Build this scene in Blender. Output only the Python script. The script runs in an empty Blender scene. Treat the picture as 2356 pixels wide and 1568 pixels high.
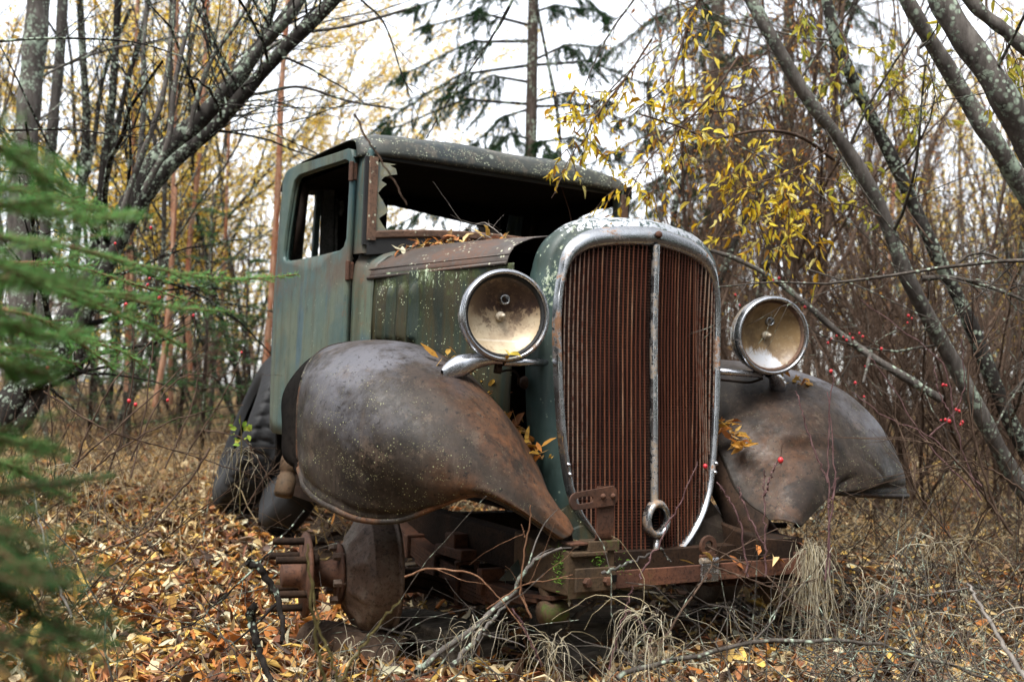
import bpy, bmesh, math, random
import numpy as np
from math import radians, pi, sin, cos
from mathutils import Vector, Matrix, Euler

scene = bpy.context.scene
COL = scene.collection
rng = np.random.default_rng(7)

# ------------------------------------------------------------------ camera
F = 2534.0
CAM = np.array([-2.0713, -2.5418, 0.8154])
_y, _p, _r = radians(31.8787), radians(2.5882), radians(1.8844)
FW = np.array([sin(_y)*cos(_p), cos(_y)*cos(_p), sin(_p)])
_rr = np.array([cos(_y), -sin(_y), 0.0]); _uu = np.cross(_rr, FW)
CR = _rr*cos(_r) + _uu*sin(_r); CU = -_rr*sin(_r) + _uu*cos(_r)

def at(x, y, d):
    """point seen at photo position (x, y) of a 2356 wide frame, d metres deep"""
    return CAM + d*(FW + CR*(x-1178)/F - CU*(y-784)/F)

def on(x, y, ax, c):
    d = FW + CR*(x-1178)/F - CU*(y-784)/F
    return CAM + d*((c-CAM[ax])/d[ax])

def ground_z(x, y):
    dd = (np.asarray(x)-CAM[0])*0.5279 + (np.asarray(y)-CAM[1])*0.8493
    t = np.clip((dd-3.4)/3.2, 0, 1)
    t = t*t*(3-2*t)
    lat = (np.asarray(x)-CAM[0])*0.848 - (np.asarray(y)-CAM[1])*0.529
    side = np.clip((lat-0.9)/2.0, 0, 1)
    h = 0.02 + 0.21*t + 0.05*side
    h = h + 0.022*np.sin(3.1*x+1.3)*np.cos(2.7*y) + 0.012*np.sin(7.3*x+2.1*y)
    far = np.clip((dd-9)/20, 0, 1)
    return h + 0.12*far

# ------------------------------------------------------------------ materials
class NT:
    def __init__(s, name):
        s.m = bpy.data.materials.new(name); s.m.use_nodes = True
        s.t = s.m.node_tree; s.t.nodes.clear()
        s.out = s.t.nodes.new('ShaderNodeOutputMaterial')
        s.obj = s.n('ShaderNodeTexCoord').outputs['Object']
        s.geo = None
    def n(s, k, **kw):
        nd = s.t.nodes.new(k)
        for a, b in kw.items(): setattr(nd, a, b)
        return nd
    def l(s, a, b): s.t.links.new(a, b)
    def put(s, sock, v):
        if hasattr(v, 'links') or isinstance(v, bpy.types.NodeSocket): s.l(v, sock)
        elif isinstance(v, (tuple, list)): sock.default_value = tuple(v)+(1.0,) if len(v) == 3 and sock.type == 'RGBA' else v
        else: sock.default_value = v
    def map(s, scale=(1, 1, 1), loc=(0, 0, 0), rot=(0, 0, 0), vec=None):
        nd = s.n('ShaderNodeMapping'); s.l(vec or s.obj, nd.inputs[0])
        nd.inputs['Scale'].default_value = scale; nd.inputs['Location'].default_value = loc; nd.inputs['Rotation'].default_value = rot
        return nd.outputs[0]
    def noise(s, scale, detail=4, rough=.55, vec=None, dist=0.0):
        nd = s.n('ShaderNodeTexNoise'); s.l(vec or s.obj, nd.inputs['Vector'])
        nd.inputs['Scale'].default_value = scale; nd.inputs['Detail'].default_value = detail
        nd.inputs['Roughness'].default_value = rough; nd.inputs['Distortion'].default_value = dist
        return nd.outputs['Fac']
    def vor(s, scale, vec=None, feature='F1', rand=1.0):
        nd = s.n('ShaderNodeTexVoronoi', feature=feature); s.l(vec or s.obj, nd.inputs['Vector'])
        nd.inputs['Scale'].default_value = scale; nd.inputs['Randomness'].default_value = rand
        return nd.outputs['Distance']
    def ramp(s, fac, pts, interp='LINEAR'):
        nd = s.n('ShaderNodeValToRGB'); s.put(nd.inputs[0], fac); r = nd.color_ramp; r.interpolation = interp
        while len(r.elements) < len(pts): r.elements.new(0.5)
        for e, (p, c) in zip(r.elements, pts):
            e.position = p; e.color = (c, c, c, 1) if not isinstance(c, (tuple, list)) else tuple(c)+(1,)
        return nd.outputs[0]
    def step(s, fac, a, b): return s.ramp(fac, [(a, 0.0), (b, 1.0)])
    def math(s, op, a, b=0.0):
        nd = s.n('ShaderNodeMath', operation=op); s.put(nd.inputs[0], a); s.put(nd.inputs[1], b); return nd.outputs[0]
    def mul(s, a, b): return s.math('MULTIPLY', a, b)
    def mix(s, fac, a, b, blend='MIX'):
        nd = s.n('ShaderNodeMix', data_type='RGBA', blend_type=blend)
        s.put(nd.inputs[0], fac); s.put(nd.inputs[6], a); s.put(nd.inputs[7], b); return nd.outputs[2]
    def axis(s, i, vec=None):
        nd = s.n('ShaderNodeSeparateXYZ'); s.l(vec or s.obj, nd.inputs[0]); return nd.outputs[i]
    def island(s):
        return s.n('ShaderNodeNewGeometry').outputs['Random Per Island']
    def bump(s, h, strength=.3, dist=.01):
        nd = s.n('ShaderNodeBump'); nd.inputs['Strength'].default_value = strength; nd.inputs['Distance'].default_value = dist
        s.l(h, nd.inputs['Height']); return nd.outputs[0]
    def surf(s, base, rough=.6, metal=0.0, normal=None, spec=.5, extra=None):
        b = s.n('ShaderNodeBsdfPrincipled')
        s.put(b.inputs['Base Color'], base); s.put(b.inputs['Roughness'], rough); s.put(b.inputs['Metallic'], metal)
        b.inputs['Specular IOR Level'].default_value = spec
        if normal is not None: s.l(normal, b.inputs['Normal'])
        for k, v in (extra or {}).items(): s.put(b.inputs[k], v)
        s.l(b.outputs[0], s.out.inputs[0]); s.b = b
        return s.m

def lichen_mask(k, scale, size, cover, vec=None):
    """scattered small crusts: voronoi cells thinned by a noise"""
    v = k.vor(scale, vec); a = k.ramp(v, [(size*.6, 1.0), (size, 0.0)])
    n = k.noise(scale*.16, 3, .6, vec); b = k.step(n, cover, cover+.06)
    return k.mul(a, b)

MAT = {}
def green_paint():
    k = NT('weathered_green_paint')
    warp = k.noise(2.3, 5, .6)
    base = k.ramp(warp, [(.3, (.024, .062, .070)), (.44, (.052, .086, .074)), (.58, (.084, .102, .070)), (.72, (.036, .074, .076))])
    st = k.noise(1.0, 5, .6, k.map((22, 22, 1.1)))
    base = k.mix(k.mul(k.step(st, .50, .68), .75), base, (.040, .038, .020)); runs = k.noise(1.0, 5, .7, k.map((55, 55, 2.2), (7, 3, 5))); base = k.mix(k.mul(k.step(runs, .585, .66), .55), base, (.090, .048, .022))
    blue = k.noise(1.0, 3, .5, k.map((9, 9, 2.4), (3, 1, 2)))
    base = k.mix(k.mul(k.step(blue, .6, .68), .6), base, (.026, .068, .100))
    z = k.axis(2)
    zz = k.math('MULTIPLY', z, .5)
    belt = k.ramp(zz, [(1.12/2, 0.0), (1.19/2, 1.0), (1.26/2, 1.0), (1.32/2, 0.0)])
    rn = k.noise(7, 6, .65)
    base = k.mix(k.mul(k.mul(k.step(rn, .42, .6), belt), .75), base, (.085, .058, .040))
    drip = k.noise(1.0, 3, .7, k.map((90, 90, 14), (5, 2, 1)))
    base = k.mix(k.mul(k.step(drip, .635, .67), .85), base, (.022, .03, .028))
    rst = k.noise(26, 5, .7); m2 = k.noise(3.3, 2, .5, k.map((1, 1, 1), (4, 4, 9)))
    base = k.mix(k.mul(k.step(rst, .58, .66), k.mul(k.step(m2, .52, .66), .7)), base, (.115, .052, .022))
    base = k.mix(k.mul(lichen_mask(k, 90, .22, .58), .6), base, (.36, .40, .30))
    moss = k.noise(5, 5, .6, k.map((1, 1, 1), (7, 3, 1)))
    base = k.mix(k.mul(k.step(moss, .62, .70), .55), base, (.07, .085, .022))
    k.surf(base, k.ramp(rn, [(.3, .45), (.7, .68)]), 0, k.bump(k.noise(60, 5, .6), .18, .004), .4)
    return k.m
MAT['green'] = green_paint()

def hood_side_mat():
    k = NT('mossy_dark_green_paint')
    n = k.noise(1.0, 5, .6, k.map((15, 15, 1.6)))
    base = k.ramp(n, [(.32, (.010, .022, .019)), (.44, (.018, .026, .015)), (.53, (.031, .025, .009)), (.60, (.017, .018, .009)), (.68, (.010, .016, .011))])
    n2 = k.noise(9, 6, .7); base = k.mix(k.mul(k.step(n2, .55, .66), .8), base, (.020, .018, .012))
    ring = k.vor(16, k.map((1, 1, .75), (2, 5, 1))); rg = k.ramp(ring, [(.10, .0), (.14, .55), (.20, .0)])
    base = k.mix(k.mul(rg, k.step(k.noise(4, 2), .5, .56)), base, (.13, .16, .13))
    zz = k.math('MULTIPLY', k.axis(2), .5)
    top = k.ramp(zz, [(.98/2, .12), (1.10/2, .42), (1.165/2, 1.0)])
    li = k.noise(75, 6, .78, k.map((1, 1, .5))); lm = k.math('ADD', k.math('ADD', k.mul(li, .72), k.mul(k.noise(9, 3, .6), .38)), k.mul(top, .137))
    base = k.mix(k.step(lm, .735, .765), base, k.ramp(k.noise(130, 2), [(.4, (.22, .29, .17)), (.6, (.40, .46, .33))]))
    ms = k.noise(30, 6, .7, k.map((1, 1, .5), (3, 3, 8))); mm = k.math('ADD', ms, k.mul(top, .22))
    base = k.mix(k.mul(k.step(mm, .69, .75), .7), base, (.042, .055, .016))
    base = k.mix(lichen_mask(k, 95, .22, .52), base, (.36, .40, .26))
    k.surf(base, .62, 0, k.bump(li, .35, .006), .35)
    return k.m
MAT['hood_side'] = hood_side_mat()

def shell_mat():
    k = NT('flaking_dark_green_shell_paint')
    n = k.noise(3.5, 6, .6)
    base = k.ramp(n, [(.34, (.018, .036, .034)), (.52, (.032, .056, .050)), (.66, (.026, .036, .026))])
    st = k.noise(1.0, 5, .6, k.map((24, 24, 2)))
    base = k.mix(k.mul(k.step(st, .56, .7), .6), base, (.07, .08, .066))
    zz = k.math('MULTIPLY', k.axis(2), .5)
    top = k.ramp(zz, [(.95/2, .05), (1.09/2, .75), (1.2/2, 1.0), (1.30/2, .75)])
    li = k.noise(62, 6, .76); lm = k.math('ADD', k.math('ADD', k.mul(li, .72), k.mul(k.noise(8, 3, .6), .40)), k.mul(top, .095))
    base = k.mix(k.step(lm, .735, .76), base, k.ramp(k.noise(120, 2), [(.4, (.24, .30, .19)), (.6, (.42, .47, .36))]))
    base = k.mix(lichen_mask(k, 60, .26, .56), base, (.34, .40, .30))
    peel = k.step(k.math('ADD', k.noise(55, 6, .75), k.mul(k.ramp(zz, [(1.26/2, 0.0), (1.31/2, 1.0)]), .25)), .70, .74)
    base = k.mix(peel, base, (.55, .57, .60))
    met = k.mul(peel, .75)
    k.surf(base, k.ramp(n, [(.3, .38), (.7, .55)]), met, k.bump(li, .3, .004), .45)
    return k.m
MAT['shell'] = shell_mat()

def fender_mat(uvd=True):
    k = NT('bare_brown_fender_steel' if uvd else 'brown_bead_steel')
    n = k.noise(2.6, 7, .64, None, .5); fine = k.noise(38, 6, .72)
    base = k.ramp(n, [(.3, (.009, .0065, .005)), (.45, (.020, .0145, .0105)), (.58, (.038, .028, .021)), (.72, (.014, .0105, .0085))])
    base = k.mix(k.mul(k.step(fine, .5, .64), .5), base, (.045, .034, .026))
    if uvd:
        uv = k.n('ShaderNodeTexCoord').outputs['UV']; u = k.axis(0, uv); v = k.axis(1, uv); wob = k.math('MULTIPLY', k.math('SUBTRACT', k.noise(6, 5, .65), .5), .35)
        vv = k.math('ADD', v, wob); uu = k.math('ADD', u, wob)
        inner = k.mul(k.mul(k.ramp(vv, [(.02, .0), (.10, 1.0), (.34, .85), (.52, .0)]), k.ramp(uu, [(.30, .0), (.52, 1.0)])), k.ramp(k.axis(0), [(.0, 1.0), (.01, .35)]))
        low = k.mul(k.mul(k.ramp(vv, [(.55, .0), (.75, 1.0)]), k.ramp(uu, [(.50, .0), (.70, .7)])), k.ramp(k.axis(0), [(.0, 1.0), (.01, .15)]))
        rmask = k.math('MAXIMUM', inner, low)
        grey = k.mul(k.ramp(vv, [(.22, .0), (.40, 1.0), (.60, 1.0), (.74, .0)]), k.ramp(uu, [(.0, .6), (.25, 1.0), (.42, .0)]))
        lowd = k.ramp(vv, [(.48, .15), (.8, 1.0)])
    else:
        rmask = k.step(k.noise(5, 4), .5, .6); grey = 0.0; lowd = .5
    r = k.noise(9, 7, .72)
    base = k.mix(k.mul(rmask, k.ramp(r, [(.34, .15), (.58, .95)])), base, k.ramp(fine, [(.35, (.075, .030, .012)), (.65, (.185, .075, .028))]))
    blot = k.noise(4.2, 6, .72, k.map((1, 1, 1), (6, 1, 3)), .8); base = k.mix(k.mul(k.step(blot, .53, .60), .65), base, (.008, .0065, .005)); base = k.mix(k.mul(k.step(k.noise(12, 6, .74, k.map((1, 1, 1), (2, 9, 5))), .58, .64), .6), base, (.085, .060, .042))
    sheen = k.mul(grey, k.step(k.noise(5, 6, .7), .40, .54))
    base = k.mix(k.mul(sheen, .8), base, (.115, .115, .130))  # grey tint paints a reflected sheen on the crown
    base = k.mix(k.mul(k.step(k.noise(70, 4, .7, k.map((1, 1, 1), (9, 1, 1))), .58, .64), .8), base, (.009, .007, .006))
    run = k.noise(1.0, 5, .7, k.map((34, 34, 3))); base = k.mix(k.mul(k.step(run, .58, .70), .35), base, (.10, .075, .055))
    base = k.mix(k.mul(lichen_mask(k, 85, .19, .50), lowd), base, (.30, .31, .17))
    base = k.mix(k.mul(lichen_mask(k, 170, .27, .51, k.map((1, 1, 1), (3, 1, 2))), lowd), base, (.20, .19, .10))
    base = k.mix(k.mul(k.step(k.noise(120, 5, .75), .60, .66), k.mul(lowd, .5)), base, (.16, .14, .075))
    base = k.mix(k.mul(k.mul(k.step(k.noise(26, 6, .75, k.map((1, 1, 1), (1, 8, 2))), .70, .72), lowd), .9), base, (.44, .54, .42))
    hb = k.math('ADD', k.mul(k.noise(6, 3, .5), .30), k.mul(k.noise(110, 4, .6), .10))
    rg_ = k.ramp(k.math('ADD', k.mul(k.noise(5, 5, .65), .7), k.mul(k.noise(60, 4, .7), .3)), [(.38, .40), (.58, .75)])
    k.surf(base, k.mix(k.mul(sheen, .8), rg_, (.29, .29, .29)), 0, k.bump(hb, .30, .012), .24)
    return k.m
MAT['fender'] = fender_mat(); MAT['bead'] = fender_mat(False)

def roof_mat():
    k = NT('lichen_dusted_roof_paint')
    n = k.noise(3.0, 6, .6)
    base = k.ramp(n, [(.32, (.020, .027, .028)), (.5, (.042, .044, .036)), (.65, (.058, .050, .036)), (.75, (.034, .052, .058))])
    st = k.noise(30, 5, .7); base = k.mix(k.mul(k.step(st, .52, .64), .6), base, (.10, .085, .065))
    base = k.mix(lichen_mask(k, 75, .26, .47), base, (.34, .36, .26))
    base = k.mix(lichen_mask(k, 150, .30, .49, k.map((1, 1, 1), (3, 1, 5))), base, (.30, .32, .22))
    base = k.mix(lichen_mask(k, 13, .16, .56, k.map((1, 1, 1), (0, 4, 0))), base, (.5, .54, .46))
    k.surf(base, .6, 0, k.bump(st, .25, .006), .4)
    return k.m
MAT['roof'] = roof_mat()

def rusty(name, cols, sc=6.0, grn=0.0, lich=False, metal=.15, rough=.75, bs=.4, spec=.30):
    k = NT(name)
    n = k.noise(sc, 7, .68)
    base = k.ramp(n, [(.28, cols[0]), (.46, cols[1]), (.58, cols[2]), (.72, cols[0])])
    f = k.noise(sc*14, 4, .7); base = k.mix(k.mul(k.step(f, .5, .66), .7), base, cols[3] if len(cols) > 3 else tuple(c*.4 for c in cols[0]))
    if grn: base = k.mix(k.mul(k.step(k.noise(sc*.9, 6, .7, k.map((1, 1, 1), (5, 5, 2))), .58, .68), grn), base, (.06, .10, .015))
    if lich: base = k.mix(lichen_mask(k, 60, .3, .5), base, (.38, .38, .28))
    k.surf(base, rough, metal, k.bump(f, bs, .004), spec)
    return k.m
MAT['rust'] = rusty('dark_rusted_iron', [(.042, .024, .018), (.075, .036, .022), (.115, .050, .028)])
MAT['rust_red'] = rusty('red_rusted_bar_iron', [(.055, .026, .018), (.095, .042, .026), (.15, .062, .034)], 8, .25)
MAT['rust_dark'] = rusty('blackened_chassis_iron', [(.011, .008, .006), (.021, .013, .009), (.036, .020, .012)], 7, 0, False, .05, .8, .4, .12)
MAT['rust_frame'] = rusty('rusted_window_frame_steel', [(.070, .045, .034), (.11, .066, .045), (.15, .085, .055)], 9, 0, True)
MAT['hood_top'] = rusty('rusted_hood_top_steel', [(.050, .040, .034), (.072, .058, .050), (.105, .062, .044), (.075, .075, .072)], 4, 0, True, .1, .5, .2)
MAT['rust_moss'] = rusty('mossy_rusted_iron', [(.040, .028, .018), (.075, .048, .026), (.09, .052, .028)], 7, .9)
MAT['drum'] = rusty('greyish_rusted_drum_iron', [(.070, .048, .038), (.13, .085, .062), (.17, .135, .105)], 6, 0, False, .25, .6, .5)
def bars_mat():
    k = NT('rust_bitten_grille_wire'); n = k.noise(1.0, 4, .6, k.map((75, 8, 1.6))); f = k.noise(60, 5, .7)
    base = k.ramp(n, [(.34, (.036, .012, .008)), (.48, (.090, .026, .013)), (.60, (.145, .055, .028)), (.69, (.25, .15, .095)), (.77, (.36, .28, .21))])
    base = k.mix(k.mul(k.step(f, .5, .62), .5), base, (.060, .020, .011))
    e = k.ramp(k.math('ABSOLUTE', k.axis(0)), [(.18, .0), (.28, .55)]); base = k.mix(k.mul(e, k.step(f, .40, .55)), base, (.36, .30, .24))
    k.surf(base, .6, .15, k.bump(f, .2, .002), .3); return k.m
MAT['bars'] = bars_mat()
MAT['core_wire'] = rusty('dark_mesh_wire', [(.030, .013, .009), (.060, .022, .014), (.10, .045, .028)], 5)
MAT['core'] = rusty('dark_radiator_core', [(.012, .008, .007), (.020, .012, .009), (.045, .018, .013)], 4)
MAT['interior'] = rusty('recess_black_interior', [(.005, .004, .004), (.009, .008, .007), (.014, .011, .009)], 4, 0, False, 0, .95, .4, .06)  # near black: the darkness of recesses is put into the base colour
MAT['plank'] = rusty('weathered_grey_post_wood', [(.05, .048, .044), (.085, .08, .072), (.12, .11, .10)], 9, 0, False, 0, .85)

def chrome(name, wear, cut, base=(.50, .51, .525)):
    k = NT(name)
    n = k.noise(9, 7, .72); f = k.noise(70, 5, .75)
    m = k.step(k.math('ADD', k.mul(n, .7), k.mul(f, .3)), cut, cut+.05)
    grime = k.noise(1.0, 5, .65, k.map((40, 40, 5)))
    cb = k.mix(k.mul(k.step(grime, .45, .7), .55), base, (.30, .30, .30))
    col = k.mix(m, cb, k.ramp(f, [(.4, wear), (.6, tuple(min(1, c*2.1) for c in wear))]))
    met = k.ramp(m, [(0, .95), (1, .1)])
    rg = k.mix(m, k.ramp(k.noise(22, 5, .7), [(.35, .12), (.7, .40)]), (.7, .7, .7))
    k.surf(col, rg, met, k.bump(k.noise(40, 4, .6), .05, .003), .5)
    return k.m
MAT['chrome'] = chrome('pitted_chrome', (.11, .058, .03), .555, (.42, .43, .44))
MAT['chrome_dull'] = chrome('dulled_chrome', (.12, .095, .07), .50, (.42, .43, .44))
MAT['chrome_bright'] = chrome('bright_chrome', (.09, .07, .05), .585, (.56, .57, .60))
MAT['rim_worn'] = chrome('tarnished_rim', (.085, .055, .035), .555, (.46, .47, .49))
MAT['ring'] = chrome('grey_cast_ring', (.13, .09, .06), .5, (.38, .40, .41))

def reflector(name, kind):
    k = NT(name)
    n = k.noise(11, 6, .68, None, .6); f = k.noise(60, 5, .7)
    z = k.axis(2); x = k.axis(0)
    if kind == 'cream':
        base = k.ramp(k.noise(6, 4), [(.35, (.42, .33, .21)), (.65, (.58, .49, .35))])
        up = k.ramp(k.math('ADD', k.math('SUBTRACT', z, .94), k.mul(k.math('SUBTRACT', n, .5), .22)), [(.050, 0.0), (.105, 1.0)])
        base = k.mix(k.mul(up, .85), base, (.20, .12, .062))
        st = k.math('ADD', k.mul(n, .8), k.mul(up, .13)); sm = k.step(st, .462, .50)
        rt = k.ramp(k.math('ADD', x, .62), [(.02, .25), (.09, 1.0)])
        base = k.mix(k.mul(k.mul(sm, up), rt), base, (.050, .028, .022))
        base = k.mix(k.mul(lichen_mask(k, 75, .30, .46), up), base, (.03, .03, .024)); base = k.mix(k.mul(k.step(k.noise(7, 6, .75, k.map((1, 1, 1), (5, 2, 2))), .50, .64), .45), base, (.24, .155, .085)); base = k.mix(k.mul(k.step(f, .56, .66), .5), base, (.20, .13, .075))
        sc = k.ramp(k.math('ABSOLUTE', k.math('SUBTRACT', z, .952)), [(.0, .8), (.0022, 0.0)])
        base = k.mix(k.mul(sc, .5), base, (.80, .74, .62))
        k.surf(base, .42, .15, None, .5)
    else:
        base = k.ramp(k.noise(5, 4), [(.35, (.17, .105, .045)), (.65, (.27, .18, .085))])
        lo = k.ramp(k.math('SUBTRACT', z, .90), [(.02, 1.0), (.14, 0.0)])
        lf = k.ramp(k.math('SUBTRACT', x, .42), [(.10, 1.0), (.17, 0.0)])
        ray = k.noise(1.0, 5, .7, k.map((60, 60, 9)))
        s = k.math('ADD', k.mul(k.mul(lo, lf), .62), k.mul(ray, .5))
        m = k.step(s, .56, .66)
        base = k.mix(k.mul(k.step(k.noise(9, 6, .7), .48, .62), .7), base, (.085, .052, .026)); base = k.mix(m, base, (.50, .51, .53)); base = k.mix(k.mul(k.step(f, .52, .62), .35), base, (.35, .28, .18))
        k.surf(base, .45, k.mul(m, .55), None, .5)
    return k.m
MAT['refl_cream'] = reflector('stained_cream_reflector', 'cream')
MAT['refl_brown'] = reflector('browned_silver_reflector', 'brown')

def simple(name, col, rough=.7, metal=0.0, var=.35, sc=8, bump=.2):
    k = NT(name); n = k.noise(sc, 5, .65)
    base = k.ramp(n, [(.3, tuple(c*(1-var) for c in col)), (.7, tuple(min(1, c*(1+var)) for c in col))])
    k.surf(base, rough, metal, k.bump(k.noise(sc*8, 4), bump, .004), .4); return k.m
MAT['rubber'] = simple('weathered_black_rubber', (.013, .0135, .0145), .70, 0, .4, 6)
MAT['black_seal'] = simple('black_sealing_rubber', (.012, .012, .012), .7)
MAT['oldwood'] = None
def wood():
    k = NT('weathered_grey_timber')
    g = k.noise(1.0, 6, .65, k.map((6, 60, 60)))
    base = k.ramp(g, [(.3, (.035, .028, .022)), (.5, (.095, .078, .06)), (.7, (.16, .135, .105))])
    base = k.mix(k.mul(k.step(k.noise(5, 4), .5, .65), .6), base, (.03, .028, .02))
    k.surf(base, .9, 0, k.bump(g, .6, .01), .2); return k.m
MAT['oldwood'] = wood()
def glass():
    k = NT('clouded_broken_glass')
    n = k.noise(20, 5, .7)
    base = k.ramp(n, [(.35, (.17, .20, .20)), (.55, (.26, .25, .16)), (.7, (.34, .36, .34))])
    b = k.n('ShaderNodeBsdfPrincipled'); k.put(b.inputs['Base Color'], base); b.inputs['Roughness'].default_value = .25
    tr = k.n('ShaderNodeBsdfTransparent'); mx = k.n('ShaderNodeMixShader'); mx.inputs[0].default_value = .72
    k.l(tr.outputs[0], mx.inputs[1]); k.l(b.outputs[0], mx.inputs[2]); k.l(mx.outputs[0], k.out.inputs[0]); return k.m
MAT['glass'] = glass()
MAT['bulb'] = simple('dusty_bulb_glass', (.42, .36, .27), .25)

# ------------------------------------------------------------------ mesh helpers
class MB:
    """collects vertices and faces of one mesh"""
    def __init__(s): s.v = []; s.f = []; s.c = 0
    def add(s, V, Fc):
        V = np.asarray(V, float).reshape(-1, 3)
        s.v.append(V)
        for fc in Fc: s.f.append(np.asarray(fc, int) + s.c)
        s.c += len(V)
    def addq(s, V, Q):
        """many equal sized faces at once, Q is (m, k)"""
        V = np.asarray(V, float).reshape(-1, 3); s.v.append(V); s.f.append(np.asarray(Q, int) + s.c); s.c += len(V)
    def build(s, name, mat, parent=None, smooth=True, offset=None, uv=None):
        V = np.concatenate(s.v) if s.v else np.zeros((0, 3))
        if offset is not None: V = V - np.asarray(offset)
        loops = []; tot = []
        for f in s.f:
            if f.ndim == 1: loops.append(f); tot.append(np.array([len(f)]))
            else: loops.append(f.ravel()); tot.append(np.full(len(f), f.shape[1]))
        loops = np.concatenate(loops); tot = np.concatenate(tot)
        me = bpy.data.meshes.new(name)
        me.vertices.add(len(V)); me.vertices.foreach_set('co', V.astype(np.float32).ravel())
        me.loops.add(len(loops)); me.loops.foreach_set('vertex_index', loops.astype(np.int32))
        me.polygons.add(len(tot)); st = np.concatenate([[0], np.cumsum(tot)[:-1]])
        me.polygons.foreach_set('loop_start', st.astype(np.int32))
        me.update(calc_edges=True)
        me.polygons.foreach_set('use_smooth', np.full(len(tot), smooth, dtype=bool))
        me.validate(); me.update()
        if uv is not None:
            ul = me.uv_layers.new(name='UVMap'); li = np.empty(len(me.loops), np.int32); me.loops.foreach_get('vertex_index', li); ul.data.foreach_set('uv', np.asarray(uv, np.float32)[li].ravel())
        if mat is not None: me.materials.append(mat)
        o = bpy.data.objects.new(name, me); COL.objects.link(o)
        if parent is not None: o.parent = parent
        return o

def rowgrid(nr, nc, closed_c=False, closed_r=False):
    q = []
    for i in range(nr if closed_r else nr-1):
        for j in range(nc if closed_c else nc-1):
            a = i*nc+j; b = i*nc+(j+1) % nc; i2 = (i+1) % nr
            q.append((a, b, i2*nc+(j+1) % nc, i2*nc+j))
    return np.array(q)

def tube_arrays(P, R, n=6, cap=True):
    P = np.asarray(P, float); m = len(P); R = np.broadcast_to(np.asarray(R, float), (m,))
    T = np.gradient(P, axis=0); T /= np.linalg.norm(T, axis=1)[:, None]+1e-12
    ref = np.array([0.31, 0.27, 0.91]) if abs(T[:, 2]).mean() < .8 else np.array([.93, .2, .31])
    A = np.cross(T, ref); A /= np.linalg.norm(A, axis=1)[:, None]+1e-12
    B = np.cross(T, A)
    an = np.arange(n)*2*pi/n
    V = P[:, None, :] + R[:, None, None]*(np.cos(an)[None, :, None]*A[:, None, :] + np.sin(an)[None, :, None]*B[:, None, :])
    i = np.arange(m-1)[:, None]*n; j = np.arange(n)[None, :]; j2 = (j+1) % n
    Q = np.stack([i+j, i+j2, i+n+j2, i+n+j], -1).reshape(-1, 4)
    return V.reshape(-1, 3), Q, m, n

def tube(mb, P, R, n=6, cap=True):
    V, Q, m, n = tube_arrays(P, R, n)
    c = mb.c; mb.addq(V, Q)
    if cap and n > 3:
        mb.f.append(np.arange(n)[::-1]+c); mb.f.append(np.arange(n)+c+(m-1)*n)

def spline(P, n):
    """Catmull-Rom through the points, n samples"""
    P = np.asarray(P, float)
    if len(P) == 2:
        t = np.linspace(0, 1, n)[:, None]; return P[0]*(1-t)+P[1]*t
    E = np.concatenate([[2*P[0]-P[1]], P, [2*P[-1]-P[-2]]])
    u = np.linspace(0, len(P)-1-1e-9, n); i = u.astype(int); t = (u-i)[:, None]
    a, b, c, d = E[i], E[i+1], E[i+2], E[i+3]
    return .5*((2*b)+(-a+c)*t+(2*a-5*b+4*c-d)*t*t+(-a+3*b-3*c+d)*t**3)

def box(mb, c, s, rot=None):
    x, y, z = np.array(s)/2
    V = np.array([(a*x, b*y, d*z) for a in (-1, 1) for b in (-1, 1) for d in (-1, 1)])
    if rot is not None: V = V @ np.array(Euler(rot).to_matrix()).T
    V = V+np.array(c)
    mb.add(V, [(0, 1, 3, 2), (4, 6, 7, 5), (0, 4, 5, 1), (2, 3, 7, 6), (0, 2, 6, 4), (1, 5, 7, 3)])

def boxpp(mb, a, b, w, h, up=(0, 0, 1)):
    """bar of section w x h from a to b"""
    a = np.array(a, float); b = np.array(b, float); t = b-a; t /= np.linalg.norm(t)
    s = np.cross(t, up); s /= np.linalg.norm(s); u = np.cross(s, t)
    V = []
    for p in (a, b):
        for i, j in ((-1, -1), (1, -1), (1, 1), (-1, 1)): V.append(p+s*i*w/2+u*j*h/2)
    mb.add(V, [(3, 2, 1, 0), (4, 5, 6, 7), (0, 1, 5, 4), (1, 2, 6, 5), (2, 3, 7, 6), (3, 0, 4, 7)])

def lathe(mb, prof, c, axis, n=32, closed=False):
    """prof: (radius, along) pairs round the axis through c"""
    axis = np.array(axis, float); axis /= np.linalg.norm(axis)
    a = np.cross(axis, (0, 0, 1.0)); a /= np.linalg.norm(a); b = np.cross(a, axis)
    an = np.arange(n)*2*pi/n; c = np.array(c, float); V = []
    for r, h in prof:
        V.append(c+axis*h+r*(np.cos(an)[:, None]*a+np.sin(an)[:, None]*b))
    mb.addq(np.concatenate(V), rowgrid(len(prof), n, True))

def bevel(o, w=.004, seg=2, angle=35):
    m = o.modifiers.new('edge', 'BEVEL'); m.width = w; m.segments = seg; m.limit_method = 'ANGLE'; m.angle_limit = radians(angle); m.harden_normals = False
    return o
def solid(o, t=.002, off=0.0):
    m = o.modifiers.new('thick', 'SOLIDIFY'); m.thickness = t; m.offset = off; return o
def subsurf(o, l=1):
    m = o.modifiers.new('sub', 'SUBSURF'); m.levels = l; m.render_levels = l; return o

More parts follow.
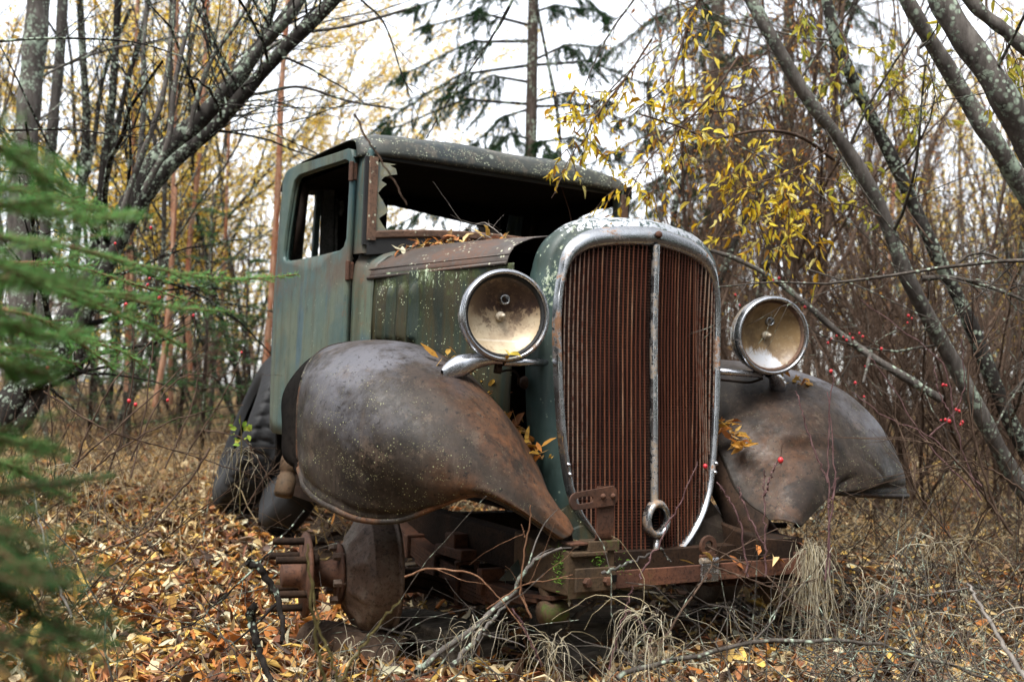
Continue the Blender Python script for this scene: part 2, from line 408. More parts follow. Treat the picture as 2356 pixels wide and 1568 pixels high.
def tag(o, label=None, cat=None, group=None, kind=None):
    if label: o['label'] = label
    if cat: o['category'] = cat
    if group: o['group'] = group
    if kind: o['kind'] = kind
    return o
def empty(name, loc=(0, 0, 0)):
    o = bpy.data.objects.new(name, None); COL.objects.link(o); o.location = loc; o.empty_display_size = .1; return o
def vnoise(P, s, seed=0):
    """cheap smooth pseudo noise for dents"""
    P = np.asarray(P); r = np.random.default_rng(seed); out = np.zeros(P.shape[:-1])
    for _ in range(5):
        k = r.normal(size=3)*s; out += np.sin(P@k+r.uniform(0, 6.28))
    return out/5
# ------------------------------------------------------------------ the truck
BASE = np.array([0.0, 0.8, 0.06])
truck = tag(empty('pickup_truck', BASE), 'abandoned green vintage pickup truck with rusted grille and missing front wheels', 'truck')
ORG = BASE
def part(mb, name, mat, parent=None, smooth=True):
    """mesh in world coordinates under the truck; sub-parts share the part's origin"""
    o = mb.build(name, MAT[mat] if isinstance(mat, str) else mat, parent or truck, smooth)
    if parent is None: o.location = tuple(-BASE)
    return o

def poly_at_angle(poly, c, th):
    P = np.asarray(poly, float)-c; d = np.array([cos(th), sin(th)]); best = None
    for i in range(len(P)):
        a, b = P[i], P[(i+1) % len(P)]; e = b-a; den = d[0]*e[1]-d[1]*e[0]
        if abs(den) < 1e-12: continue
        t = (a[0]*e[1]-a[1]*e[0])/den; s = (a[0]*d[1]-a[1]*d[0])/den
        if t > 0 and -1e-9 <= s <= 1+1e-9 and (best is None or t > best): best = t
    return c+d*best

def ring_panel(hole, outer, c, steps, xf):
    c = np.array(c); ths = []
    for pl_ in (hole, outer):
        for p in pl_: ths.append(math.atan2(p[1]-c[1], p[0]-c[0]))
    ths += list(np.linspace(-pi, pi, 73)[:-1]); ths = sorted(ths)
    th = [ths[0]]
    for t in ths[1:]:
        if t-th[-1] > .004: th.append(t)
    H = np.array([poly_at_angle(hole, c, t) for t in th]); O = np.array([poly_at_angle(outer, c, t) for t in th])
    mb = MB(); V = []
    for s in np.linspace(0, 1, steps+1):
        Q = H*(1-s)+O*s
        V.append(np.stack([xf(Q), Q[:, 0], Q[:, 1]], 1))
    mb.addq(np.concatenate(V), rowgrid(steps+1, len(th), True))
    return mb

HOLE = [(.935, 1.315), (.955, 1.288), (.985, 1.279), (1.2, 1.279), (1.47, 1.281), (1.53, 1.288), (1.545, 1.305), (1.525, 1.40), (1.478, 1.55), (1.455, 1.59), (1.41, 1.604), (1.2, 1.602), (.985, 1.596), (.95, 1.585), (.936, 1.56)]
DOOR = [(.926, .625), (.926, 1.0), (.924, 1.30), (.922, 1.60), (.935, 1.622), (.96, 1.629), (1.25, 1.638), (1.42, 1.645), (1.53, 1.644), (1.572, 1.632), (1.60, 1.60), (1.622, 1.45), (1.642, 1.30), (1.69, 1.215), (1.708, 1.17), (1.712, 1.0), (1.705, .80), (1.69, .70), (1.655, .64), (1.58, .622), (1.2, .62)]
def side_x(sg):
    def f(Q):
        y, z = Q[:, 0], Q[:, 1]
        b = .563+.010*np.clip((1.2-z)/.5, 0, 1)*np.sin(np.clip((y-.9)/.8, 0, 1)*pi)
        b = b-.030*np.clip((y-1.55)/.16, 0, 1)**2
        b = b+.003*np.sin(y*9+z*5)
        return sg*b
    return f
def belt(mb, sg, z, y0, y1, r=.0075, squash=.6):
    Y = np.linspace(y0, y1, 24); Q = np.stack([Y, np.full(24, z)], 1); X = side_x(sg)(Q)
    tube(mb, np.stack([X, Y, np.full(24, z)], 1), r, 8)

for sg in (-1, 1):
    mb = ring_panel(HOLE, DOOR, (1.24, 1.44), 14, side_x(sg))
    d = solid(part(mb, 'door', 'green'), .022, -1 if sg > 0 else 1)
    for z, r in ((1.178, .0085), (1.247, .0065)): mb = MB(); belt(mb, sg, z, .928, 1.70, r); part(mb, 'moulding', 'green', d)
    mb = MB()          # rolled inner lip of the window opening
    H = np.array(HOLE+[HOLE[0]]); H = spline(H, 90)
    tube(mb, np.stack([side_x(sg)(H)+sg*.002, H[:, 0], H[:, 1]], 1), .006, 6, False)
    part(mb, 'window_frame', 'green' if sg < 0 else 'rust_dark', d)
    mb = MB()          # dark run channel at the rear of the opening
    boxpp(mb, (sg*.535, 1.545, 1.285), (sg*.535, 1.478, 1.59), .02, .03, (1, 0, 0))
    part(mb, 'window_channel', 'rust_dark', d)
    for z in (1.545, 1.205):
        mb = MB(); box(mb, (sg*.572, .935, z), (.022, .030, .060)); tube(mb, [(sg*.582, .925, z-.034), (sg*.582, .925, z+.034)], .009, 8)
        bevel(part(mb, 'hinge', 'rust', d, False), .003)

# cowl, pillars, back wall ----------------------------------------------------
CW = [(.560, .62), (.562, .80), (.562, 1.0), (.562, 1.16), (.556, 1.225), (.540, 1.262), (.50, 1.288), (.42, 1.306), (.30, 1.322), (.15, 1.335), (0, 1.340)]
HR = [(.530, .66), (.532, .80), (.532, 1.0), (.530, 1.13), (.527, 1.185), (.515, 1.222), (.48, 1.252), (.42, 1.275), (.30, 1.300), (.15, 1.318), (0, 1.325)]
def full(half): return [(-x, z) for x, z in half]+[(x, z) for x, z in half[::-1][1:]]
rows = []
for t, y in ((0, .922), (.10, .905), (.3, .885), (.65, .86), (.9, .84), (1, .826)):
    rows.append([(a[0]*(1-t)+b[0]*t, y, a[1]*(1-t)+b[1]*t) for a, b in zip(full(CW), full(HR))])
mb = MB(); V = np.array(rows).reshape(-1, 3); mb.addq(V, rowgrid(len(rows), len(rows[0])))
cowl = solid(part(mb, 'cowl', 'green'), .006)
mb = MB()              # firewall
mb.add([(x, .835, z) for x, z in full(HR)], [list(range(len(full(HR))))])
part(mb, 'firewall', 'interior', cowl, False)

for sg in (-1, 1):
    mb = MB(); V = []
    for z, x0, y0 in ((1.262, .565, .922), (1.35, .565, .921), (1.5, .563, .92), (1.60, .558, .92), (1.625, .55, .92)):
        V += [(sg*x0, y0, z), (sg*(x0-.001), y0-.022, z), (sg*(x0-.006), y0-.048, z), (sg*(x0-.016), y0-.060, z), (sg*(x0-.032), y0-.058, z), (sg*(x0-.04), y0-.01, z)]
    mb.addq(V, rowgrid(5, 6, True)); part(mb, 'windscreen_pillar', 'green')
# windscreen frame
frm = MB(); zt = lambda x: 1.588
def zb(x): return 1.306+.044*(1-(abs(x)/.55)**2)
N = 25; xs = np.linspace(-.549, .549, N)
V = []
for x in xs: V += [(x, .858, zb(x)), (x, .846, zb(x)+.004), (x, .845, zb(x)+.026), (x, .858, zb(x)+.031)]
frm.addq(V, rowgrid(N, 4, True))
for sg in (-1, 1):
    V = []
    for z in (1.306, 1.40, 1.50, 1.590): V += [(sg*.549, .858, z), (sg*.549, .845, z), (sg*.518, .845, z), (sg*.518, .858, z)]
    frm.addq(V, rowgrid(4, 4, True))
wf = part(frm, 'windscreen_frame', 'rust_frame', None, False); bevel(wf, .003)
mb = MB()
for sg in (-1, 1): boxpp(mb, (sg*.554, .862, 1.29), (sg*.554, .862, 1.59), .012, .014, (1, 0, 0))
V = []
for x in xs: V += [(x, .866, zb(x)-.055), (x, .850, zb(x)-.050), (x, .852, zb(x)+.001), (x, .866, zb(x)+.004)]
mb.addq(V, rowgrid(N, 4, True)); boxpp(mb, (-.549, .872, 1.596), (.549, .872, 1.596), .012, .014); part(mb, 'seal', 'black_seal', wf, False)
# jagged glass left in the frame
gl = [(-.520, 1.575), (-.49, 1.582), (-.455, 1.585), (-.475, 1.572), (-.452, 1.555), (-.436, 1.536), (-.462, 1.533), (-.492, 1.528), (-.488, 1.512), (-.478, 1.505), (-.490, 1.490), (-.507, 1.468), (-.496, 1.440), (-.470, 1.414), (-.488, 1.404), (-.504, 1.392), (-.496, 1.372), (-.478, 1.356), (-.45, 1.349), (-.50, 1.336), (-.522, 1.338)]
gpx = [(864, 372), (884, 374), (912, 378), (898, 381), (911, 388), (914, 401), (898, 403), (884, 407), (877, 415), (890, 424), (880, 432), (870, 444), (880, 460), (894, 486), (884, 494), (872, 502), (880, 516), (890, 530), (905, 538), (880, 540), (863, 541)]
mb = MB(); P = np.array([on(x, y, 1, .853) for x, y in gpx]); n = len(P)
P2 = P+np.array([0, .004, 0]); mb.add(np.concatenate([P, P2]), [list(range(n)), list(range(n, 2*n))[::-1]]+[(i, i+n, (i+1) % n+n, (i+1) % n) for i in range(n)])
part(mb, 'broken_glass', 'glass', wf, False)
# a sliver of old wire hanging from the header
mb = MB(); tube(mb, spline([on(1290, 425, 1, .95), on(1300, 455, 1, .95), on(1311, 490, 1, .94), on(1316, 525, 1, .93)], 14), .0022, 4); tube(mb, [on(1314, 515, 1, .93), on(1317, 530, 1, .93)], .005, 6)
part(mb, 'wire', 'rust', wf)

# roof
RP = [(.905, 1.606, 1.598), (.852, 1.602, 1.590), (.843, 1.606, 1.594), (.842, 1.618, 1.604), (.848, 1.640, 1.622), (.858, 1.662, 1.638), (.872, 1.674, 1.648), (.888, 1.681, 1.652), (.93, 1.699, 1.658), (1.02, 1.717, 1.658), (1.2, 1.728, 1.657), (1.4, 1.724, 1.655), (1.54, 1.706, 1.650), (1.62, 1.675, 1.64), (1.665, 1.64, 1.615), (1.685, 1.585, 1.575)]
us = np.concatenate([np.linspace(-1, -.8, 9), np.linspace(-.72, .72, 17), np.linspace(.8, 1, 9)])
V = []
for i, (y, zc, zs) in enumerate(RP):
    for u in us:
        a = abs(u); fr = max(0, 1-(y-.84)/.25)
        V.append((.578*u, y+fr*.055*a**12-(.0 if y < 1.5 else .05*a**8), zc+(zs-zc)*a**6+.0035*math.sin(u*9+y*4)*(i > 3)))
mb = MB(); mb.addq(V, rowgrid(len(RP), len(us)))
roof = solid(part(mb, 'roof', 'roof'), .004, -1)
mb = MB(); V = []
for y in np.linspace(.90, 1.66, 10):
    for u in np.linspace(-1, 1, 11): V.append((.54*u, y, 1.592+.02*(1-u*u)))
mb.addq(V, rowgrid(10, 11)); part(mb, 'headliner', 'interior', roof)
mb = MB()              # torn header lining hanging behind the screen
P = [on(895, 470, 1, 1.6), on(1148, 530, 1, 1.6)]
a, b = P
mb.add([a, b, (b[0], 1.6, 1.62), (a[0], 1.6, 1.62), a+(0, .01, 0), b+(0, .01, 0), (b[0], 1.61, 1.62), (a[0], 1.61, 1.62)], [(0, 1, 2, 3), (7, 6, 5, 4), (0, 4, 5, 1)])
part(mb, 'dark_panel', 'interior', roof, False)

mb = MB(); P = [on(x, y, 0, .536) for x, y in ((1100, 430), (1450, 430), (1450, 458), (1408, 476), (1372, 482), (1330, 500), (1318, 512), (1290, 552), (1100, 575))]; n = len(P)  # dark panel added to black out most of the far door window
mb.add(np.concatenate([P, np.array(P)+(.008, 0, 0)]), [list(range(n)), list(range(n, 2*n))[::-1]]+[(i, i+n, (i+1) % n+n, (i+1) % n) for i in range(n)]); part(mb, 'dark_panel', 'interior', roof, False)
# back wall
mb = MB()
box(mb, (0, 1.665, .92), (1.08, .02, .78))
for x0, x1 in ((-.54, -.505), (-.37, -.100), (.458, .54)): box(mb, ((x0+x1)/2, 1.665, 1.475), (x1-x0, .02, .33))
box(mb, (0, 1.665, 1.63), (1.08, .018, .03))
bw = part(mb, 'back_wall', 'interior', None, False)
mb = MB(); boxpp(mb, (-.420, 1.645, 1.30), (-.413, 1.645, 1.63), .022, .02, (0, 1, 0)); part(mb, 'window_post', 'green', bw, False)
mb = MB(); boxpp(mb, (-.376, 1.625, 1.28), (-.382, 1.625, 1.63), .046, .03, (0, 1, 0)); part(mb, 'wooden_post', 'plank', bw, False)
mb = MB(); boxpp(mb, (-.34, 1.62, 1.33), (-.345, 1.62, 1.57), .012, .012, (0, 1, 0)); tube(mb, spline([(-.335, 1.6, 1.56), (-.33, 1.6, 1.53), (-.338, 1.6, 1.50)], 8), .012, 6); part(mb, 'latch', 'plank', bw, False)
for sg in (-1, 1):     # rounded rear corners of the cab
    V = []
    for z in (.63, .75, .95, 1.15, 1.2, 1.3, 1.45, 1.6, 1.63):
        yr = 1.690 if z < 1.2 else 1.645-(z-1.3)*.15 if z > 1.25 else 1.675
        V += [(sg*.530, yr-.02, z), (sg*.527, yr, z), (sg*.505, yr+.012, z), (sg*.47, yr+.005, z)]
    mb = MB(); mb.addq(V, rowgrid(9, 4)); solid(part(mb, 'cab_corner', 'green', bw), .003)
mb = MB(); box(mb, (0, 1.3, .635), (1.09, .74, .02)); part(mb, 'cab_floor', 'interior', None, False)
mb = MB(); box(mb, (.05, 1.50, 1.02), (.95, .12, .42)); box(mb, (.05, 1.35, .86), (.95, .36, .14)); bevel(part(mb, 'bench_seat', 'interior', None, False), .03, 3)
mb = MB()              # steering wheel
c = np.array([.27, 1.12, 1.20]); ax = np.array([0, -.8, .6]); ax /= np.linalg.norm(ax); e1 = np.array([1., 0, 0]); e2 = np.cross(ax, e1)
tube(mb, [c+.19*(cos(t)*e1+sin(t)*e2) for t in np.linspace(0, 2*pi, 33)], .011, 6, False)
for t in (.3, 2.4, 4.5): tube(mb, [c, c+.19*(cos(t)*e1+sin(t)*e2)], .007, 5)
tube(mb, [c, (.27, .86, .95)], .02, 8); part(mb, 'steering_wheel', 'interior')

# hood ------------------------------------------------------------------------
HRt = [(.537, 1.176), (.536, 1.190), (.530, 1.208), (.512, 1.229), (.47, 1.256), (.42, 1.280), (.34, 1.303), (.2, 1.322), (0, 1.332)]
HFt = [(.388, 1.188), (.387, 1.200), (.380, 1.219), (.366, 1.240), (.34, 1.256), (.300, 1.272), (.24, 1.284), (.13, 1.292), (0, 1.296)]
rows = []
for t in np.linspace(0, 1, 13):
    y = .855*(1-t)+.205*t
    rows.append([(a[0]*(1-t)+b[0]*t, y-.0*t, a[1]*(1-t)+b[1]*t+.004*sin(t*pi)) for a, b in zip(full(HRt), full(HFt))])
mb = MB(); mb.addq(np.array(rows).reshape(-1, 3), rowgrid(13, len(rows[0])))
ht = solid(part(mb, 'hood_top', 'hood_top'), .003)
for sg in (-1, 1):
    mb = MB(); tube(mb, [(sg*.539, .855, 1.178), (sg*.390, .205, 1.190)], .006, 8); part(mb, 'rolled_edge', 'hood_top', ht)
    mb = MB(); tube(mb, [(sg*.533, .855, 1.207), (sg*.3825, .205, 1.217)], .003, 6); part(mb, 'crease_bead', 'hood_top', ht)
A0, A1 = np.array([.527, .832]), np.array([.375, .185])
def side_pt(sg, s, z, out=0.0):
    d = A1-A0; nrm = np.array([-d[1], d[0]]); nrm /= np.linalg.norm(nrm); nrm = nrm if nrm[0] > 0 else -nrm
    p = A0+d*s+nrm*(.012*sin(pi*s)+out); return (sg*p[0], p[1], z)
for sg in (-1, 1):
    V = []
    S = np.linspace(0, 1, 90); Zs = np.concatenate([np.linspace(.62, .93, 6), np.linspace(.945, 1.19, 32)])
    for z in Zs:
        for s in S:
            o = 0.0
            for c0 in (.075, .155, .245, .335):          # four pressed louvres
                u = (s-c0)/.036
                if -1 < u < 1.0:
                    top = 1.150; env = np.clip((top-z)/.035, 0, 1)**.6*np.clip((z-.955)/.02, 0, 1)
                    o += .034*env*((1+u)/2)**.8*(1 if u < .82 else max(0, (1-u)/.18))
            o += .002*sin(z*31+s*9)
            V.append(side_pt(sg, s, z, o))
    mb = MB(); mb.addq(V, rowgrid(len(Zs), len(S))); solid(part(mb, 'hood_side', 'hood_side'), .003)

# radiator shell and grille -----------------------------------------------------
HP = [(0, 1.257), (.06, 1.254), (.12, 1.248), (.175, 1.239), (.215, 1.227), (.248, 1.207), (.272, 1.175), (.286, 1.13), (.292, 1.05), (.291, .95), (.287, .85), (.280, .75), (.271, .66), (.256, .57), (.238, .51), (.212, .462), (.175, .418), (.13, .380), (.065, .345), (0, .322)]
HP = spline([(x, z, 0) for x, z in HP], 60)[:, :2]; HP[0, 0] = HP[-1, 0] = 0
def offset_half(P, fn):
    T = np.gradient(P, axis=0); Nn = np.stack([-T[:, 1], T[:, 0]], 1); Nn /= np.linalg.norm(Nn, axis=1)[:, None]
    Nn[0] = (0, 1); Nn[-1] = (0, -1)
    d = np.array([fn(p) for p in P]); Q = P+Nn*d[:, None]*1.0
    Q[0, 0] = Q[-1, 0] = 0; Q[:, 0] = np.maximum(Q[:, 0], 0); return Q
Tn = np.gradient(HP, axis=0)
sgn = 1
test = offset_half(HP, lambda p: .02)
if test[30, 0] < HP[30, 0]:
    _old = offset_half
    def offset_half(P, fn): return _old(P, lambda p: -fn(p)) if False else _flip(P, fn)
    def _flip(P, fn):
        T = np.gradient(P, axis=0); Nn = np.stack([T[:, 1], -T[:, 0]], 1); Nn /= np.linalg.norm(Nn, axis=1)[:, None]
        Nn[0] = (0, 1); Nn[-1] = (0, -1)
        d = np.array([fn(p) for p in P]); Q = P+Nn*d[:, None]
        Q[0, 0] = Q[-1, 0] = 0; Q[:, 0] = np.maximum(Q[:, 0], 0); return Q
def closed(H): return np.concatenate([H, (H*[-1, 1])[1:-1][::-1]])
def prow(x): return .052*np.abs(x)/.29
def topw(p):        # how much of the top band a profile point belongs to
    return np.clip((p[1]-1.16)/.08, 0, 1)
def botw(p): return np.clip((.52-p[1])/.12, 0, 1)
def loop3(H, y, lean=True):
    L = closed(H); x, z = L[:, 0], L[:, 1]
    return np.stack([x, prow(x)+y-(.035*np.clip((1.0-z)/.7, 0, 1) if lean else 0), z], 1)
w1 = offset_half(HP, lambda p: .007+.006*topw(p))
w2 = offset_half(HP, lambda p: .014+.022*topw(p)-.003*botw(p))
w3 = offset_half(HP, lambda p: .019+.032*topw(p)-.003*botw(p))
w4 = offset_half(HP, lambda p: .023+.036*topw(p)-.002*botw(p))
loops = [loop3(HP, .022), loop3(HP, .004), loop3(w1, -.010), loop3(w2, -.012), loop3(w3, -.003), loop3(w4, .012)]
mb = MB(); n = len(loops[0]); mb.addq(np.concatenate(loops), rowgrid(len(loops), n, True))
chr_ = part(mb, 'grille_surround', 'chrome')
for sx in (-1, 1):
    for z in (.612, .585):
        mb = MB(); x = np.interp(z, HP[::-1, 1], HP[::-1, 0])+.014
        lathe(mb, [(0.0001, .005), (.004, .004), (.007, 0), (.007, -.004)], (sx*x, prow(x)-.022-.012, z), (0, -1, 0), 10); part(mb, 'rivet', 'chrome_bright', chr_)
s1 = offset_half(HP, lambda p: .036+.038*topw(p)+.0*botw(p))
s2 = offset_half(HP, lambda p: .046+.040*topw(p)+.02*botw(p))
s3 = offset_half(HP, lambda p: .053+.040*topw(p)+.05*botw(p))
s4 = offset_half(HP, lambda p: .054+.026*topw(p)+.06*botw(p))
def sl(H, y, k):
    L = loop3(H, y); L[:, 1] = L[:, 1]*(1-k)+y*k; return L
loops = [loop3(w4, .012), loop3(s1, .020), sl(s2, .048, .5), sl(s3, .092, .8), sl(s3, .128, 1), sl(s4, .160, 1), sl(offset_half(HP, lambda p: .046+.014*topw(p)+.05*botw(p)), .165, 1)]
mb = MB(); mb.addq(np.concatenate(loops), rowgrid(len(loops), n, True))
shell = part(mb, 'radiator_shell', 'shell')
mb = MB()               # peaked cap along the top and its badge
lathe(mb, [(0.0001, .010), (.008, .009), (.0105, .006), (.011, 0)], (0.0, -.012, 1.290), (0, -1, .25), 16)
part(mb, 'badge', 'rust_red', shell)
mb = MB(); V = []
for x in np.linspace(-.12, .12, 13):
    for y, dz in ((.06, -.012), (.075, .004), (.10, .010), (.125, .006), (.145, -.012)):
        V.append((x, y, 1.338+dz*(1-(abs(x)/.13)**2)-.04*(abs(x)/.2)**2))
mb.addq(V, rowgrid(13, 5)); part(mb, 'filler_crest', 'shell', shell)
# lower pan under the bumper
mb = MB(); V = []
for x in np.linspace(-.26, .26, 15):
    zt_ = .345+.09*(abs(x)/.26)**1.5
    for k, (y, z) in enumerate(((.0, zt_), (-.028, zt_-.03), (-.025, .262+.10*(abs(x)/.26)**2), (.02, .240+.10*(abs(x)/.26)**2), (.12, .245+.1*(abs(x)/.26)**2))): V.append((x, y+.05*abs(x)/.26, z))
mb.addq(V, rowgrid(15, 5)); solid(part(mb, 'lower_pan', 'chrome_dull', shell), .003)

# grille: vertical wires with a fine cross mesh
inner = HP
def zrange(x):
    top = np.interp(x, HP[:24, 0], HP[:24, 1]); 
    right = HP[int(np.argmax(HP[:, 0])):]
    bot = np.interp(x, right[::-1, 0], right[::-1, 1])
    return top, bot
zs_s = HP[::-1, 1]; xs_s = HP[::-1, 0]
def lean_y(z): return -.035*np.clip((1.0-z)/.7, 0, 1)
mb = MB(); wires = MB()
ib = int(np.argmax(HP[:, 0]))
for sg in (-1, 1):
    for i in range(1, 20):
        x = .012+i*.01425
        if x > .288: continue
        zt_ = np.interp(x, HP[:ib+1, 0], HP[:ib+1, 1])+.004; zb_ = np.interp(x, HP[ib:, 0][::-1], HP[ib:, 1][::-1])-.004
        Z = np.linspace(zb_, zt_, 10); bulge = .006*np.sin((Z-.5)*7+i*.9)*(1 if sg > 0 and i > 11 else .12)
        X = np.full(10, sg*x)+bulge
        for k in range(9):
            a = (X[k], prow(x)+.004+lean_y(Z[k]), Z[k]); b = (X[k+1], prow(x)+.004+lean_y(Z[k+1]), Z[k+1])
            boxpp(mb, a, b, .0024, .004, (0, 1, 0))
    for z in np.arange(.335, 1.25, .0085):
        xm = np.interp(z, zs_s[:len(zs_s)-5], xs_s[:len(zs_s)-5]) if z < 1.2 else np.interp(z, [1.2, 1.225, 1.25, 1.257], [.255, .215, .10, .01])
        if xm < .02: continue
        boxpp(wires, (sg*.008, prow(.008)+.0080+lean_y(z), z), (sg*xm, prow(xm)+.0080+lean_y(z), z), .0018, .0018)
gr = part(mb, 'grille', 'bars', None, False)
part(wires, 'cross_mesh', 'core_wire', gr, False)
mb = MB(); V = []
for x, z in closed(HP): V.append((x*.99, .085, z))
mb.add(V, [list(range(len(V)))]); 
for x in np.arange(-.27, .28, .012): boxpp(mb, (x, .078, .42), (x, .078, 1.20), .003, .006, (0, 1, 0))
box(mb, (-.03, .070, .53), (.46, .02, .05)); part(mb, 'radiator_core', 'core', None, False)
# divider bar with the crank hole ring
mb = MB(); V = []
Z = np.concatenate([np.linspace(.50, 1.262, 14)])
for z in Z: V += [(-.0095, -.004+lean_y(z), z), (-.005, -.014+lean_y(z), z), (.005, -.014+lean_y(z), z), (.0095, -.004+lean_y(z), z), (.006, .01+lean_y(z), z), (-.006, .01+lean_y(z), z)]
mb.addq(V, rowgrid(14, 6, True))
boxpp(mb, (0, -.042, .40), (0, -.036, .322), .012, .014, (0, 1, 0))
dv = part(mb, 'grille_divider', 'chrome_dull')
mb = MB(); c = np.array([0, -.040, .455]); V = []
for t in np.linspace(0, 2*pi, 37)[:-1]:
    for r, y in ((.0285, .012), (.0285, -.008), (.033, -.016), (.040, -.016), (.0455, -.006), (.0455, .012)):
        V.append((c[0]+r*.97*sin(t), c[1]+y, c[2]+r*1.22*cos(t)*(1.0+.06*cos(t))))
mb.addq(V, rowgrid(36, 6, True, True)); part(mb, 'crank_ring', 'ring', dv)
mb = MB(); lathe(mb, [(.0285, .0), (.027, .05), (.0001, .052)], (0, -.02, .455), (0, 1, 0), 20); part(mb, 'crank_hole', 'interior', dv)

# headlights ------------------------------------------------------------------
def headlight(sg, yaw, refl, pit=0.0):
    c = np.array([sg*.504, .016, 1.020]); ax = np.array([-sin(yaw)*cos(pit), -cos(yaw)*cos(pit), sin(pit)])
    mb = MB(); lathe(mb, [(.1245, -.004), (.124, -.03), (.118, -.06), (.100, -.10), (.066, -.138), (.03, -.152), (.0001, -.154)], c, ax, 40)
    h = part(mb, 'headlight', 'chrome_dull')
    mb = MB(); R = [(.1135, -.010), (.1135, .004), (.1155, .011), (.120, .013), (.1245, .009), (.128, .0), (.1285, -.014), (.1255, -.024), (.122, -.022)]
    lathe(mb, R, c, ax, 48); part(mb, 'rim', 'rim_worn', h)
    mb = MB(); lathe(mb, [(.1155, -.008), (.1135, .003), (.107, -.001), (.1045, -.012)], c, ax, 40); part(mb, 'gasket', 'black_seal' if sg < 0 else 'rust_frame', h)
    mb = MB(); lathe(mb, [(.106, -.008), (.102, -.014), (.090, -.024), (.072, -.035), (.050, -.044), (.028, -.050), (.0001, -.053)], c, ax, 48); part(mb, 'reflector', refl, h)
    up = np.array([0, 0, 1.0]); s = np.cross(ax, up)
    mb = MB(); lathe(mb, [(.013, -.054), (.0135, -.040), (.0105, -.037), (.008, -.038), (.0072, -.024), (.0058, -.015), (.0001, -.013)], c, ax, 16); part(mb, 'bulb', 'bulb', h)
    c2 = c+up*.046-s*.008
    mb = MB(); lathe(mb, [(.014, -.050), (.0145, -.030), (.0115, -.028), (.0095, -.032), (.008, -.050), (.0001, -.052)], c2, ax, 16); part(mb, 'bulb_socket', 'ring', h)
    return h
headlight(-1, radians(13), 'refl_cream')
headlight(1, radians(17), 'refl_brown', radians(-3))
for sg in (-1, 1):
    mb = MB()
    P = [(sg*.662, .075, .862), (sg*.640, .085, .868), (sg*.605, .085, .880), (sg*.565, .070, .893), (sg*.525, .045, .900), (sg*.500, .025, .900)] if sg < 0 else [(sg*.650, .10, .838), (sg*.635, .10, .848), (sg*.610, .09, .866), (sg*.575, .07, .886), (sg*.53, .045, .898), (sg*.502, .03, .900)]
    R = spline([(.004, 0, 0), (.017, 0, 0), (.028, 0, 0), (.023, 0, 0), (.016, 0, 0), (.015, 0, 0)], 26)[:, 0]
    C = spline(P, 26); V, Q, m, n_ = tube_arrays(C, R, 14)
    V = V.reshape(26, 14, 3); V[:, :, 2] -= (np.maximum(0, np.linspace(1, -.6, 26))*.020)[:, None]*(V[:, :, 2] < C[:, None, 2])
    mb.addq(V.reshape(-1, 3), Q); part(mb, 'headlight_bracket', 'chrome_bright')
for sg in (-1, 1): mb = MB(); tube(mb, [(sg*.49, .045, .893), (sg*.30, .085, .900)], .0105, 10); part(mb, 'headlight_rod', 'chrome_bright')
mb = MB()
tube(mb, spline([(-.50, .04, .885), (-.49, .05, .868), (-.46, .07, .872), (-.42, .10, .872), (-.385, .13, .858), (-.37, .15, .835)], 24), .0035, 6)
lathe(mb, [(.0001, .012), (.016, .010), (.02, 0)], (-.355, .14, .84), (-1, 0, 0), 12); tube(mb, [(-.505, .04, .895), (-.507, .045, .862)], .011, 8)
part(mb, 'headlight_cable', 'rust_dark')
mb = MB(); tube(mb, spline([(.50, .05, .882), (.47, .08, .868), (.42, .10, .870), (.34, .12, .875)], 20), .004, 6); part(mb, 'headlight_cable', 'rust_dark')

# fenders ---------------------------------------------------------------------
G = [ # inner .. bead, rear to tip
 [(.43, .62, .84), (.52, .60, .915), (.66, .565, .945), (.80, .52, .930), (.89, .47, .870), (.925, .44, .77), (.93, .42, .64), (.925, .41, .58)],
 [(.395, .48, .845), (.50, .47, .925), (.65, .43, .950), (.80, .39, .932), (.905, .34, .855), (.945, .315, .74), (.945, .30, .60), (.94, .295, .525)],
 [(.37, .34, .805), (.46, .31, .872), (.61, .27, .930), (.78, .23, .918), (.895, .19, .835), (.94, .17, .71), (.935, .165, .57), (.925, .165, .495)],
 [(.36, .22, .735), (.44, .185, .790), (.575, .13, .862), (.73, .085, .855), (.855, .06, .780), (.90, .065, .66), (.885, .09, .535), (.868, .11, .470)],
 [(.355, .12, .665), (.425, .075, .712), (.53, .015, .772), (.66, -.035, .762), (.775, -.045, .695), (.825, -.015, .610), (.805, .03, .52), (.785, .055, .472)],
 [(.350, .055, .595), (.412, .01, .634), (.50, -.05, .682), (.605, -.105, .675), (.70, -.11, .630), (.745, -.08, .575), (.735, -.05, .525), (.725, -.035, .515)],
 [(.348, .01, .535), (.40, -.045, .562), (.468, -.095, .595), (.55, -.14, .595), (.625, -.15, .572), (.655, -.14, .562), (.66, -.12, .553), (.655, -.11, .551)],
 [(.352, -.05, .492), (.388, -.095, .510), (.435, -.135, .527), (.495, -.165, .525), (.55, -.17, .52), (.572, -.168, .524), (.58, -.155, .524), (.575, -.145, .524)],
 [(.362, -.10, .468), (.385, -.14, .482), (.415, -.165, .482), (.445, -.18, .475), (.475, -.18, .468), (.49, -.178, .474), (.495, -.165, .475), (.49, -.155, .476)],
 [(.365, -.125, .452), (.378, -.155, .456), (.395, -.175, .452), (.41, -.188, .446), (.425, -.19, .440), (.435, -.185, .437), (.437, -.175, .437), (.435, -.165, .437)]]
G = np.array(G)
def surf_patch(G, nu, nv):
    A = np.stack([spline(G[i], nv) for i in range(len(G))]); return np.stack([spline(A[:, j], nu) for j in range(nv)], 1)
GR = G.copy()          # the right one is bent outwards
GR[0, 3:] = [(.80, .52, .93), (.95, .44, .86), (1.03, .42, .75), (1.05, .40, .62), (1.05, .40, .54)]
